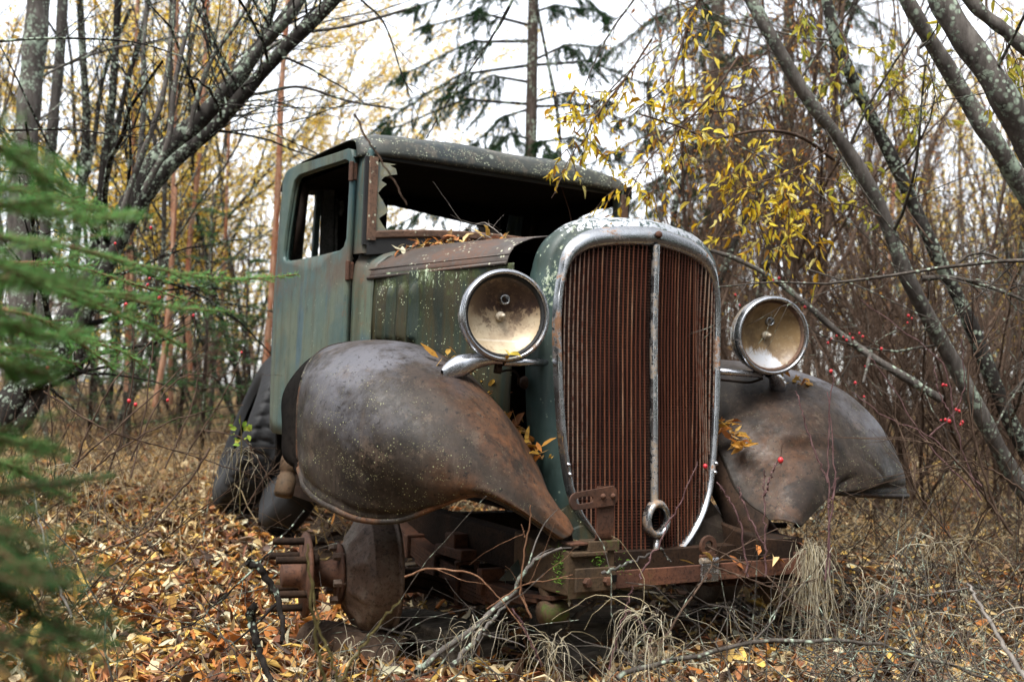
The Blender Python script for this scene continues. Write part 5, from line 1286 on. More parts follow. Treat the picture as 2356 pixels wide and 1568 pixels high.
spruce('spruce', 'dense dark spruce behind the yellow willow leaves', (1648, 800), (1655, -200), 11.5, .085, np.random.default_rng(102), [], 'needle_dark', 340, .028, .0050, 'bark_spruce', 32, (.8, 1.6), None, (-160, 520))
spruce('spruce', 'dark spruce with a hidden trunk behind the right leaning willows', (1820, 800), (1815, -200), 13.5, .075, np.random.default_rng(103), [], 'needle_dark', 320, .030, .0052, 'bark_spruce', 24, (.8, 1.5), None, (-160, 420))
spruce('spruce', 'reddish trunked spruce standing behind the right headlight', (1668, 900), (1640, 100), 10.2, .060, np.random.default_rng(104), [], 'needle_dark', 200, .022, .0038, 'bark_spruce', 8, (.5, 1.0), None, (100, 400))
for i, (x, d, h, lab) in enumerate([(470, 7.6, 2.0, 'young green spruce left of the cab with airy boughs'), (560, 8.4, 1.9, 'young green spruce tucked against the back of the cab'), (300, 8.2, 1.7, 'young spruce under the leaning willow stems'), (420, 9.6, 2.6, 'taller young spruce between the orange saplings'), (210, 9.0, 1.9, 'young spruce half hidden at the far left')]):
    rg = np.random.default_rng(120+i); p = spot(x, d); root = thing('young_spruce', p, lab, 'tree', 'young spruces left of the truck')
    mb = MB(); tube(mb, [p, p+np.array([0, 0, h])], [.018, .004], 6); vpart(mb, 'trunk', 'bark_spruce', root); wood = MB(); paths = []
    for _ in range(46):
        z = rg.uniform(.12, .98)*h; an = rg.uniform(0, 2*pi); L = (1-z/h)*.75+.10; C = walk(p+np.array([0, 0, z]), (cos(an), sin(an), .25), L, 6, rg, .10, -.05); tube(wood, C, np.linspace(.006, .002, 7), 3, False); paths.append(C)
        for j in range(1, 6):
            for s in (-1, 1):
                T = C[j+1]-C[j]; T /= np.linalg.norm(T); W = walk(C[j], T+np.cross(T, (0, 0, 1))*s*.8, L*.35*(1.1-j/7), 3, rg, .08, -.02); paths.append(W)
    cr = MB(); needles(cr, paths, rg, 150, .020, .0026, 1.0, .7); b_ = vpart(wood, 'boughs', 'bark_spruce', root); cr.build('needles', MAT['needle'], b_)
# near spruce reaching in from the left, out of focus
rg = np.random.default_rng(130)
NB = [([(-120, 520, 1.00), (0, 545, 1.08), (150, 565, 1.25), (330, 612, 1.55), (500, 642, 1.85), (600, 640, 2.0), (684, 631, 2.1)], 1.0),
      ([(-120, 480, .95), (0, 470, 1.0), (110, 480, 1.05), (210, 498, 1.1), (318, 488, 1.18)], .7), ([(-100, 330, .85), (0, 345, .9), (60, 385, .95), (130, 420, 1.0)], .7),
      ([(-100, 640, 1.1), (60, 650, 1.2), (220, 672, 1.4), (380, 705, 1.6), (520, 716, 1.75)], .9), ([(40, 640, 1.25), (180, 690, 1.4), (310, 740, 1.55), (425, 800, 1.7)], .8), ([(-100, 740, 1.0), (20, 750, 1.05), (100, 775, 1.1), (200, 760, 1.2)], .6),
      ([(-100, 1000, .95), (0, 1010, 1.0), (60, 1022, 1.05), (118, 1030, 1.1)], .6), ([(-100, 1140, .95), (0, 1128, 1.0), (140, 1108, 1.15), (262, 1092, 1.3)], .6), ([(-120, 1290, .75), (-30, 1320, .8), (60, 1400, .85), (150, 1480, .9)], 1.1), ([(-120, 1180, .8), (-30, 1220, .82), (30, 1290, .85), (70, 1340, .87)], .9), ([(-120, 1440, .75), (0, 1470, .8), (80, 1530, .82), (120, 1580, .84)], 1.0),
      ([(-120, 590, .9), (0, 610, .95), (100, 640, 1.0), (190, 640, 1.06)], .8), ([(-100, 850, 1.0), (0, 840, 1.02), (60, 850, 1.05), (110, 872, 1.1)], .6), ([(-80, 700, 1.5), (80, 730, 1.6), (200, 800, 1.7), (260, 850, 1.8)], .8), ([(-80, 420, 1.35), (60, 440, 1.5), (170, 465, 1.65), (240, 480, 1.7)], .7), ([(-80, 600, 1.6), (150, 610, 1.8), (330, 660, 2.0), (460, 700, 2.1)], .8), ([(-80, 760, 1.6), (120, 770, 1.7), (260, 800, 1.8), (330, 840, 1.9)], .8), ([(-60, 800, 1.5), (90, 810, 1.6), (180, 840, 1.7)], .7), ([(-60, 1060, 1.2), (60, 1090, 1.3), (170, 1150, 1.4)], .5)]
tb = at(-330, 900, .95); fs = thing('spruce', (tb[0], tb[1], float(ground_z(tb[0], tb[1]))), 'out of focus green spruce boughs reaching in from the left edge', 'tree')
mb = MB(); tube(mb, [(tb[0], tb[1], float(ground_z(tb[0], tb[1]))), (tb[0], tb[1], 1.7)], [.03, .02], 10); vpart(mb, 'trunk', 'bark_spruce', fs)
for pts, w in NB:
    p0 = at(*pts[0]); root_p = np.array([tb[0], tb[1], p0[2]-.03]); C = spline([root_p]+[at(px_, py_, 1.1*d_+.12*max(0, d_-1)) for px_, py_, d_ in pts], 40); wd = MB(); paths = [C[10:]]
    tube(wd, C, np.linspace(.0055, .0016, 40), 6, False)
    for i in range(10, 39):
        for s in (-1, 1):
            if rg.uniform() < .42: continue
            T = C[min(i+1, 39)]-C[i-1]; T /= np.linalg.norm(T); sd_ = np.cross(T, (0, 0, 1.0)); sd_ /= np.linalg.norm(sd_)
            ll = w*rg.uniform(.05, .19)*(1.1-.9*(i/40)); W = walk(C[i], T*.8+sd_*s*.7+np.array([0, 0, rg.uniform(-.35, .2)]), ll, 4, rg, .08, 0); tube(wd, W, np.linspace(.0017, .0009, 5), 3, False); paths.append(W)
            if ll > .12 and rg.uniform() < .5:
                for j in (1, 3): W2 = walk(W[j], (W[j]-W[j-1])/np.linalg.norm(W[j]-W[j-1])+rdir(1, rg)[0]*.7, ll*.4, 3, rg, .08, 0); tube(wd, W2, np.linspace(.0011, .0007, 4), 3, False); paths.append(W2)
    cr = MB(); needles(cr, paths, rg, 760, .0125, .0011, .95, .6); b_ = vpart(wd, 'bough', 'twig_orange', fs); cr.build('needles', MAT['needle_fresh' if pts[0][1] < 1100 else 'needle'], b_)
# ------------------------------------------------------------------ thickets behind
def make_sapling(name, label, cat, group, seed, H, r, lv, kids, leafm=None, per_m=0, L=.05, stems=1, bm='bark_thin', up=.03, wig=.07, ang=(.35, .85), leaf_lv=(1, 2)):
    rg = np.random.default_rng(seed); root = tag(empty(name), label, cat, group); tk = MB(); cr = MB(); lf = MB(); LP = []; LD = []
    for s in range(stems):
        o = []; d = np.array([rg.normal()*.12, rg.normal()*.12, 1.0]) if stems == 1 else np.array([rg.normal()*.3, rg.normal()*.3, 1.0])
        grow(rg, (rg.normal()*.06*(stems > 1), rg.normal()*.06*(stems > 1), -.05), d, H*rg.uniform(.8, 1.1), r, 0, lv, o, kids, wig, up, .42, ang, .18, 11)
        tubes(tk, o, (0,), {0: 7}); tubes(cr, o, (1, 2, 3), {1: 4, 2: 3, 3: 3})
        if leafm:
            P, D = leaf_on(rg, o, leaf_lv, per_m); LP.append(P); LD.append(D)
    proto_part(tk, 'trunk', bm, root); proto_part(cr, 'crown', bm, root)
    if leafm:
        P = np.concatenate(LP); D = np.concatenate(LD); n = len(P); leaves(lf, P, D, rdir(n, rg)+np.array([0, 0, .5]), L*rg.uniform(.6, 1.2, n), L*rg.uniform(.2, .36, n), 1.0, 4); proto_part(lf, 'leaves', leafm, root)
    return root
bare = [make_sapling('bare_sapling', 'thin bare grey sapling in the thicket behind the truck', 'tree', 'bare saplings of the thicket', 200+i, 5.2, .024+.004*(i % 3), 2, (11, 16), bm='bark_thin' if i % 2 else 'bark_brown') for i in range(5)]
shrub = [make_sapling('bare_shrub', 'low bare brown shrub of many fine twigs in the thicket', 'shrub', 'bare shrubs of the thicket', 220+i, 1.5, .008, 2, (8, 12), stems=7, bm='bark_brown', up=.01, wig=.12, ang=(.4, 1.0)) for i in range(3)]
gold = [make_sapling('golden_willow', 'slender willow in golden leaf behind the left stems', 'tree', 'golden willows of the wood', 240+i, 5.6, .026, 2, (11, 15), 'leaf_gold', 17, .068, 3, 'bark_dark') for i in range(3)]
rust = [make_sapling('sparse_sapling', 'bare sapling keeping a few orange leaves in the right thicket', 'tree', 'saplings with a few orange leaves', 260+i, 4.4, .020, 2, (10, 14), 'leaf_orange', 3.2, .055, 2, 'bark_brown') for i in range(2)]
rg = np.random.default_rng(300)
def row(protos, n, x0, x1, d0, d1, s0=.8, s1=1.25, ok=None):
    for i in range(n):
        for _ in range(20):
            x = rg.uniform(x0, x1); d = d0+(d1-d0)*rg.uniform()**1.2
            if ok is None or ok(x, d): break
        p = spot(x, d)
        if -1.4 < p[0] < 1.5 and p[1] < 3.6: continue
        plant(protos[i % len(protos)], p, rg.uniform(0, 6.28), rg.uniform(s0, s1), USED)
row(gold, 9, -150, 640, 9.5, 16, .8, 1.15)
row(gold, 3, 560, 860, 13, 17, .6, .75)
row(gold, 3, 2080, 2500, 11, 17, .7, 1.0)
row(bare, 14, -200, 620, 8, 18, .6, 1.05)
row(bare, 5, 640, 1250, 14, 24, .8, 1.1)
row(bare, 36, 1500, 2560, 6.6, 20, .6, 1.05)
row(rust, 20, 1500, 2560, 6.8, 20, .65, 1.05)
row(shrub, 26, 1640, 2600, 5.4, 16, .7, 1.3)
row(shrub, 8, -250, 620, 6.5, 15, .5, .8)
def far_woods():
    r2 = np.random.default_rng(310); mb = MB()
    for i in range(420):
        x = r2.uniform(-500, 2900); d = r2.uniform(20, 42); p = spot(x, d); right = np.clip((x-1350)/300, 0, 1)
        H = r2.uniform(3.0, 5.0)+right*r2.uniform(1.0, 6.0); o = []
        if 620 < x < 1450: H *= .55
        grow(r2, p-np.array([0, 0, .1]), (r2.normal()*.10, r2.normal()*.10, 1), H, r2.uniform(.02, .06), 0, 1, o, (9, 14), .05, .03, .35, (.3, .8), .15, 7)
        tubes(mb, o, (0, 1), {0: 5, 1: 3})
    return mb.build('far_woods', MAT['bark_far'])
tag(far_woods(), 'grey brown mass of bare trees far behind the truck', None, None, 'stuff')
def far_leaves():
    r2 = np.random.default_rng(311); n = 9000; x = r2.uniform(-500, 2900, n); d = r2.uniform(16, 40, n); P = CAM[None]+d[:, None]*(FW[None]+CR[None]*((x-1178)/F)[:, None])
    cl = .5+.5*np.sin(P[:, 0]*.9+1)*np.cos(P[:, 1]*.7); z = r2.uniform(0, 1, n)**1.3*np.where(x > 1400, 6.5, 3.8)*np.where((x > 640) & (x < 1420), .6, 1); P[:, 2] = ground_z(P[:, 0], P[:, 1])+z
    k = r2.uniform(0, 1, n) < .15+.85*cl; P = P[k]; n = len(P); mb = MB(); L = r2.uniform(.06, .12, n)
    leaves(mb, P, rdir(n, r2), rdir(n, r2), L, L*.45, 1, 4); return mb.build('far_leaves', MAT['leaf_gold'])
tag(far_leaves(), 'haze of golden leaves in the far trees', None, None, 'stuff')

def wood_behind():
    """the same wood goes on behind the photographer: spruces and brush round the clearing"""
    r2 = np.random.default_rng(320); mb = MB(); lf = MB()
    for i in range(120):
        a = r2.uniform(-pi, pi); rad = r2.uniform(4.5, 15); p = np.array([CAM[0]+rad*sin(a), CAM[1]+rad*cos(a), 0.0]); v = p-CAM; fd = v@FW; la = v@CR
        if fd > -1.0 and abs(la) < .75*max(fd, 0)+3.2: continue
        p[2] = float(ground_z(p[0], p[1])); H = r2.uniform(4.5, 8.5); tube(mb, [p, p+np.array([0, 0, H])], [.07, .02], 6)
        m = 420; z = r2.uniform(.05, 1, m); rr_ = (1-z)**.8*1.5*r2.uniform(.3, 1, m)+.06; t = r2.uniform(0, 2*pi, m); q = np.stack([p[0]+rr_*np.cos(t), p[1]+rr_*np.sin(t), p[2]+z*H], 1)
        d = np.stack([np.cos(t), np.sin(t), -.5+0*t], 1); leaves(lf, q, d, rdir(m, r2)*.4+np.array([0, 0, 1]), r2.uniform(.25, .5, m), .22, .6, 4)
    o = mb.build('wood_behind', MAT['bark_dark']); tag(o, 'rest of the wood behind the viewer', None, None, 'stuff'); n_ = lf.build('needles', MAT['needle_dark'], o); n_['kind'] = 'stuff'
wood_behind()

# ------------------------------------------------------------------ rose bushes with red hips
def rose(label, stems, hips, rg, mat='twig_purple', thorns=True, r=.0026, hr=.0068):
    b = at(*stems[0][0]); root = thing('rose_bush', (b[0], b[1], float(ground_z(b[0], b[1]))), label, 'shrub', 'wild roses round the truck'); mb = MB()
    for s in stems:
        mb = MB(); P = px_path(s, 24); P += rg.normal(size=P.shape)*.0022; tube(mb, P, np.linspace(r, r*.5, 24), 5, False)
        if thorns:
            for _ in range(60):
                i = rg.integers(0, 23); q = P[i]+(P[i+1]-P[i])*rg.uniform(); dv = rdir(1, rg)[0]; tube(mb, [q, q+dv*.007], [.0008, .0001], 3, False)
        vpart(mb, 'stem', mat, root)
    for (x, y, d) in hips:
        c = at(x, y, d); s = hr*rg.uniform(.5, .95); mb = MB(); lathe(mb, [(.0001, s*1.15), (s*.5, s*1.0), (s*.9, s*.5), (s, 0), (s*.85, -s*.6), (s*.45, -s*1.05), (.0001, -s*1.2)], c, (rg.normal()*.3, rg.normal()*.3, 1), 12)
        vpart(mb, 'hip', 'hip', root)
        mb = MB(); tube(mb, [c+np.array([0, 0, s]), c+np.array([rg.normal()*.01, rg.normal()*.01, s+.03])], .0009, 3, False)
        for k in range(5): dv = rdir(1, rg)[0]; dv[2] = -abs(dv[2])-.5; blades(mb, np.array([c-np.array([0, 0, s])]), .012, .0012, dv[None]/np.linalg.norm(dv), rg, .1, 2)
        vpart(mb, 'sepals', 'bark_brown', root)
    return root
rr = np.random.default_rng(400)
rose('thorny purple rose stems standing before the right fender', [[(1905, 1330, 2.75), (1908, 1200, 2.75), (1906, 1080, 2.75), (1905, 990, 2.75), (1913, 850, 2.75)], [(1898, 1330, 2.7), (1912, 1180, 2.7), (1920, 1080, 2.7), (1905, 900, 2.7)], [(1906, 1110, 2.75), (1872, 1030, 2.75), (1850, 960, 2.75), (1832, 900, 2.75)], [(1906, 1170, 2.72), (1925, 1100, 2.72)]], [(1912, 853, 2.75)], rr)
rose('single rose stem with a bright hip below the right headlight', [[(1760, 1330, 2.7), (1758, 1210, 2.7), (1759, 1140, 2.7), (1757, 1080, 2.7)], [(1759, 1140, 2.7), (1775, 1090, 2.7), (1790, 1058, 2.7)], [(1720, 1330, 2.65), (1702, 1200, 2.65), (1672, 1140, 2.65), (1652, 1110, 2.65)], [(1768, 1270, 2.6), (1720, 1180, 2.6), (1700, 1120, 2.6)]], [(1796, 1058, 2.7)], rr, hr=.0085)
rose('purple rose stem slanting across the foot of the grille', [[(1470, 1330, 2.72), (1505, 1270, 2.72), (1540, 1200, 2.72), (1580, 1130, 2.72), (1605, 1060, 2.72)]], [(1623, 1072, 2.72)], rr, hr=.007)
rose('purple rose stem rising from the ground under the bumper', [[(1400, 1540, 2.6), (1420, 1470, 2.6), (1440, 1400, 2.6), (1455, 1345, 2.6)], [(1440, 1400, 2.62), (1480, 1440, 2.62), (1500, 1500, 2.62)], [(1180, 1400, 2.5), (1215, 1460, 2.5), (1245, 1530, 2.5)]], [], rr)
H1 = [(2165, 966, 3.6), (2175, 965, 3.6), (2184, 968, 3.6), (2200, 942, 3.6), (2207, 945, 3.6), (2214, 970, 3.6), (2211, 976, 3.6), (2170, 885, 3.6), (2177, 886, 3.6)]
rose('rose bush with clustered red hips beside the leaning right trunks', [[(2260, 1150, 3.6), (2215, 1040, 3.6), (2190, 930, 3.6), (2170, 840, 3.6), (2080, 760, 3.6), (1980, 690, 3.6)], [(2240, 1130, 3.6), (2120, 1000, 3.6), (2060, 900, 3.6), (2000, 820, 3.6)], [(2190, 960, 3.6), (2160, 900, 3.6), (2150, 840, 3.6)], [(2260, 1120, 3.5), (2150, 1010, 3.5), (2040, 960, 3.5), (1960, 900, 3.5)], [(2140, 1000, 3.6), (2195, 950, 3.6), (2220, 880, 3.6), (2210, 780, 3.6)]], H1, rr, 'twig_purple', False, .0028, .0072)
H2 = [(1940, 775, 4.4), (1948, 782, 4.4), (1955, 768, 4.4), (1962, 778, 4.4), (1977, 766, 4.4), (1985, 774, 4.4), (1912, 780, 4.4), (1905, 788, 4.4), (1925, 772, 4.4), (2090, 726, 4.3), (2098, 732, 4.3), (2088, 742, 4.3), (2266, 655, 4.3), (1990, 842, 4.3), (1968, 880, 4.2), (1792, 640, 4.4), (1778, 645, 4.4), (1692, 678, 4.5), (1702, 702, 4.5), (2028, 802, 4.4), (1852, 706, 4.4), (1988, 912, 4.2)]
rose('rose thicket with scattered red hips behind the right headlight', [[(1990, 960, 4.4), (1975, 860, 4.4), (1955, 770, 4.4), (1910, 700, 4.4)], [(2010, 960, 4.4), (1990, 850, 4.4), (2020, 780, 4.4), (2090, 730, 4.3)], [(1960, 960, 4.4), (1930, 850, 4.4), (1912, 780, 4.4), (1850, 700, 4.4), (1785, 640, 4.4)], [(1760, 900, 4.5), (1720, 780, 4.5), (1700, 690, 4.5)], [(2100, 960, 4.3), (2160, 800, 4.3), (2266, 655, 4.3)]], H2, rr, 'bark_brown', False, .0024, .0066)
H3 = [(272, 720, 3.4), (290, 700, 3.4), (347, 524, 3.6), (265, 560, 3.6), (366, 685, 3.7), (344, 640, 3.6), (340, 655, 3.6), (297, 922, 3.6), (312, 930, 3.6), (556, 810, 4.2), (445, 725, 4.0), (110, 847, 3.4), (386, 920, 3.8)]
rose('rose bush with red hips in front of the left saplings', [[(250, 1100, 3.6), (290, 950, 3.6), (310, 800, 3.6), (290, 690, 3.6), (265, 560, 3.6)], [(300, 1100, 3.6), (340, 900, 3.7), (360, 700, 3.7), (347, 520, 3.6)], [(160, 1120, 3.4), (230, 930, 3.4), (330, 800, 3.5), (470, 690, 3.7)], [(130, 1140, 3.4), (115, 950, 3.4), (108, 820, 3.4)], [(380, 1080, 3.9), (450, 900, 4.0), (445, 720, 4.0)], [(420, 1060, 4.2), (520, 900, 4.2), (560, 800, 4.2)], [(200, 1090, 3.5), (310, 1010, 3.5), (450, 950, 3.7), (560, 930, 3.9)]], H3, rr, 'bark_brown', False, .0032, .0075)
mb = MB(); P = px_path([(552, 1180, 4.0), (553, 1080, 4.0), (556, 1010, 4.0), (552, 955, 4.0)], 14); root = thing('rose_shoot', (P[0][0], P[0][1], float(ground_z(P[0][0], P[0][1]))), 'small green leaved shoot in front of the leaning tyre', 'shrub'); tube(mb, P, .0022, 5, False); vpart(mb, 'stem', 'twig_green', root)
mb = MB(); q = np.array([at(x, y, 4.0) for x, y in ((566, 968), (572, 975), (566, 982), (574, 986), (560, 990), (545, 985), (538, 1000), (548, 1010), (540, 1018), (552, 1024), (562, 1012), (535, 975), (570, 1000), (552, 962))]); leaves(mb, q, rdir(14, rr), rdir(14, rr)+np.array([-.5, -.8, .6]), .026, .017, 1.0); vpart(mb, 'leaves', 'leaf_green', root)

# ------------------------------------------------------------------ loose twigs and sticks
def stick(name, label, paths, mat, rs, side=4, seed=0, cat='twig', sl=(.06, .2)):
    rg = np.random.default_rng(500+seed); b = at(*paths[0][0]); root = None; mb = MB()
    for pts, r in zip(paths, rs):
        P = px_path(pts, 26); P[1:-1] += rg.normal(size=(24, 3))*min(.003, r*.5); o = [(P, np.linspace(r, r*.45, 26), 0)]
        for _ in range(side):
            i = rg.integers(3, 24); T = P[i+1]-P[i]; T /= np.linalg.norm(T); s = rg.normal(size=3); s -= T*(s@T); s /= np.linalg.norm(s); grow(rg, P[i], T+s*.8, rg.uniform(*sl), r*.4, 1, 1, o, (1, 2), .1, 0, .5)
        tubes(mb, o, (0, 1, 2), {0: 8, 1: 4})
    return tag(mb.build(name, MAT[mat]), label, cat)
stick('branch', 'dark bent branch lying against the left end of the bumper', [[(960, 1545, 2.62), (983, 1522, 2.65), (1088, 1444, 2.7), (1166, 1376, 2.74), (1203, 1318, 2.76), (1240, 1280, 2.78), (1292, 1260, 2.8)], [(1040, 1530, 2.6), (1110, 1450, 2.66), (1170, 1385, 2.72)]], 'bark_lichen', (.0085, .007), 4, 1, 'branch')
stick('twig', 'thin orange twig arching in front of the leaf spring', [[(931, 1326, 2.6), (983, 1308, 2.6), (1083, 1318, 2.6), (1135, 1360, 2.6), (1170, 1400, 2.6), (1203, 1444, 2.6)], [(1120, 1400, 2.62), (1203, 1346, 2.62), (1260, 1335, 2.62), (1318, 1321, 2.62)]], 'twig_orange', (.0028, .002), 3, 2)
stick('twig', 'upright budded twig before the left fender tip', [[(1222, 1420, 2.6), (1198, 1360, 2.6), (1208, 1271, 2.6), (1218, 1200, 2.6), (1221, 1161, 2.6)], [(1208, 1235, 2.6), (1200, 1205, 2.6)]], 'twig_orange', (.0028, .0018), 1, 3)
stick('stem', 'blurred olive stems in front of the wheel hub', [[(760, 1620, 1.95), (740, 1540, 1.95), (722, 1430, 1.95), (712, 1330, 1.95), (708, 1250, 1.95)], [(800, 1620, 1.9), (770, 1540, 1.9), (735, 1440, 1.9), (716, 1330, 1.9)]], 'twig_green', (.0040, .0035), 0, 4)
stick('stem', 'blurred olive stem with a pink tip leaning right of the drum', [[(760, 1620, 1.95), (800, 1540, 1.95), (858, 1454, 1.95), (922, 1380, 1.95)]], 'twig_green', (.0035,), 0, 5)
stick('root', 'thick bent root under the bumper bar', [[(1268, 1500, 2.95), (1283, 1471, 2.95), (1329, 1414, 2.95), (1391, 1370, 2.95)]], 'bark_thin', (.0125,), 1, 6, 'root')
stick('branch', 'long bare branch arching along the lower right edge', [[(1420, 1560, 2.42), (1509, 1527, 2.44), (1662, 1491, 2.46), (1841, 1470, 2.48), (2021, 1486, 2.5), (2174, 1527, 2.5), (2290, 1570, 2.5)]], 'bark_thin', (.0062,), 3, 7, 'branch')
stick('stick', 'dark charred stick on the leaves left of the hub', [[(577, 1392, 2.8), (580, 1430, 2.8), (590, 1480, 2.78), (611, 1538, 2.75), (640, 1590, 2.7)]], 'bark_dark', (.0135,), 0, 8, 'stick')
stick('stick', 'black barked stick close beside the wheel studs', [[(570, 1290, 3.0), (600, 1312, 3.0), (628, 1350, 3.0), (646, 1410, 2.95), (648, 1475, 2.9)]], 'bark_dark', (.0125,), 1, 9, 'stick')
stick('twig', 'long reddish twig leaning over the left leaf litter', [[(482, 1030, 3.7), (442, 1096, 3.65), (391, 1154, 3.6), (340, 1219, 3.5), (238, 1266, 3.4), (153, 1300, 3.3), (60, 1330, 3.2)]], 'bark_brown', (.0042,), 4, 10)
stick('twig', 'dark thin twig crossing the litter towards the hub', [[(700, 1175, 3.4), (620, 1270, 3.3), (520, 1370, 3.2), (430, 1440, 3.1), (330, 1460, 3.0)]], 'bark_dark', (.0038,), 5, 11)
stick('twig', 'bare twig hanging blurred before the windscreen', [[(815, 262, 2.0), (837, 307, 2.0), (860, 340, 2.0), (890, 390, 2.0), (915, 430, 2.0), (936, 472, 2.0)]], 'bark_brown', (.0024,), 1, 12, 'twig', (.01, .03))
stick('twig', 'forked dry twig poking up from behind the hood', [[(1130, 548, 3.55), (1090, 530, 3.55), (1060, 520, 3.6)], [(1160, 545, 3.5), (1128, 520, 3.55), (1108, 512, 3.6), (1065, 530, 3.65)]], 'bark_pale', (.002, .002), 4, 13)
stick('twig', 'twig laid from the bumper to the grille foot', [[(1385, 1318, 2.78), (1440, 1296, 2.78), (1490, 1276, 2.78), (1520, 1258, 2.78)], [(1518, 1258, 2.78), (1530, 1275, 2.8), (1545, 1290, 2.8)]], 'bark_grey', (.0048, .0035), 0, 14)
stick('twig', 'tangled brown twig over the right half of the bumper', [[(1480, 1560, 2.55), (1540, 1450, 2.6), (1620, 1330, 2.66), (1640, 1300, 2.7), (1700, 1260, 2.72), (1790, 1215, 2.72)], [(1640, 1300, 2.68), (1720, 1330, 2.68), (1800, 1350, 2.66), (1880, 1330, 2.66)], [(1625, 1255, 2.7), (1700, 1290, 2.7), (1770, 1330, 2.68), (1850, 1420, 2.6)]], 'bark_brown', (.0032, .0025, .0025), 8, 15)
stick('twig', 'bleached stalk slanting over the left litter', [[(165, 1420, 2.5), (120, 1310, 2.55), (90, 1190, 2.6), (75, 1120, 2.65)]], 'bark_pale', (.0034,), 2, 16)
stick('stalk', 'thick pale stalk lying at the lower right corner', [[(2360, 1560, 2.2), (2300, 1470, 2.3), (2250, 1380, 2.4), (2225, 1340, 2.45)]], 'bark_pale', (.0055,), 1, 17, 'stalk')
stick('twig', 'fan of bare twigs rising before the right edge', [[(2330, 1230, 3.2), (2250, 1120, 3.2), (2180, 1040, 3.2), (2120, 1010, 3.2)], [(2356, 1130, 3.3), (2280, 1080, 3.3), (2200, 1060, 3.3), (2110, 1080, 3.3)], [(2300, 1200, 3.2), (2240, 1000, 3.2), (2230, 850, 3.2), (2290, 740, 3.2), (2340, 620, 3.2)], [(2240, 1300, 3.0), (2160, 1200, 3.0), (2110, 1130, 3.0), (2100, 1060, 3.0)]], 'bark_brown', (.004, .0035, .004, .0035), 9, 18, 'twig', (.15, .5))
stick('twig', 'criss crossing bare twigs over the left undergrowth', [[(40, 1180, 3.3), (180, 1060, 3.3), (330, 930, 3.4), (470, 800, 3.6)], [(100, 900, 3.4), (250, 990, 3.4), (420, 1040, 3.6), (600, 1100, 3.8)], [(300, 1060, 3.5), (380, 900, 3.6), (460, 860, 3.7), (560, 900, 3.9)], [(560, 1180, 3.9), (600, 1110, 3.9), (648, 1060, 3.9), (700, 1040, 3.9)], [(470, 990, 3.9), (560, 1010, 3.9), (620, 1100, 3.9), (660, 1130, 3.9)]], 'bark_brown', (.0036, .0032, .003, .0025, .0025), 8, 19, 'twig', (.1, .4))

# ------------------------------------------------------------------ drooping grass tufts
def tuft(label, x, y, d, n, Ln, spread, seed, mat='straw_grey', w=.0009):
    rg = np.random.default_rng(600+seed); c = at(x, y, d); mb = MB(); n = int(n*(.40 if seed == 1 else .30))
    lean = rg.normal(size=3)*.5; lean[2] = 0
    for k in range(n):
        p = c+rg.normal(size=3)*np.array([spread, spread*.7, .014]); dv = rdir(1, rg)[0]+lean*rg.uniform(0, 1); dv[2] = (abs(dv[2])*.5+rg.uniform(-.5, .5)) if seed != 1 else dv[2]*.3-rg.uniform(.2, 1.6)
        L = Ln*rg.uniform(.2, 1.3); W = [p]; g = rg.uniform(.12, .8); m = 10
        for i in range(m): dv = dv+rg.normal(size=3)*.20+np.array([0, 0, -g]); dv /= np.linalg.norm(dv); W.append(W[-1]+dv*L/m)
        W = np.array(W); W[:, 2] = np.maximum(W[:, 2], ground_z(W[:, 0], W[:, 1])+.004+.01*rg.uniform()); ww = w*rg.uniform(.6, 1.5); tube(mb, W, np.linspace(ww, ww*.4, m+1), 3, False)
    return tag(mb.build('grass_tuft', MAT[mat]), label, 'grass tuft', 'drooping dry grass tufts')
tuft('big pale tuft drooping from the right end of the bumper', 1872, 1262, 2.78, 330, .24, .022, 1)
tuft('pale tuft hanging at the bottom edge below the bumper', 1268, 1478, 2.6, 130, .14, .028, 2)
tuft('thin wiry tuft near the timber block beside the drum', 1115, 1435, 2.6, 80, .15, .05, 3)
tuft('stringy tuft right of the bumper plate near the ground', 1478, 1420, 2.6, 110, .20, .035, 4)
tuft('grey tuft drooping right of the big bumper tuft', 2010, 1330, 2.85, 90, .14, .05, 5)
tuft('stringy tuft in front of the leaning tyre', 540, 1035, 3.95, 120, .18, .06, 6)
tuft('grey wiry tuft on the litter in front of the drum log', 790, 1490, 2.5, 120, .10, .09, 7)
tuft('grey tuft under the left spruce boughs', 190, 1080, 3.2, 90, .18, .07, 8)
tuft('pale bunch of stalks at the right edge', 2170, 1240, 2.9, 90, .22, .06, 9)
tuft('bleached tuft along the lower right branch', 1500, 1470, 2.45, 100, .14, .04, 10)
tuft('tall straw tuft at the bottom right corner', 2240, 1420, 2.4, 110, .16, .08, 11)
tuft('curved straw tuft at the bottom left', 170, 1480, 2.1, 50, .16, .06, 12, 'straw', .0014)

# ------------------------------------------------------------------ leaves that settled on the truck
def settled(label, pts, n, seed, mat='leaf_litter', jit=.012, L=.05):
    rg = np.random.default_rng(700+seed); P = np.array([p for p in pts], float); i = rg.integers(0, len(P)-1, n); t = rg.uniform(0, 1, n)[:, None]; q = P[i]*(1-t)+P[i+1]*t+rg.normal(size=(n, 3))*jit*np.array([1, 1, .5])
    mb = MB(); D = rdir(n, rg, .5); LL = L*rg.uniform(.6, 1.2, n); leaves(mb, q, D, rdir(n, rg)*.6+np.array([0, -.3, .9]), LL, LL*rg.uniform(.2, .4, n), rg.uniform(-.5, 2, n)); return tag(mb.build('fallen_leaves', MAT[mat]), label, None, None, 'stuff')
settled('yellow leaves lying along the hood below the windscreen', [(-.46, .80, 1.272), (-.38, .79, 1.298), (-.27, .77, 1.318), (-.15, .75, 1.328), (-.05, .74, 1.334)], 110, 1, 'leaf_litter', .016)
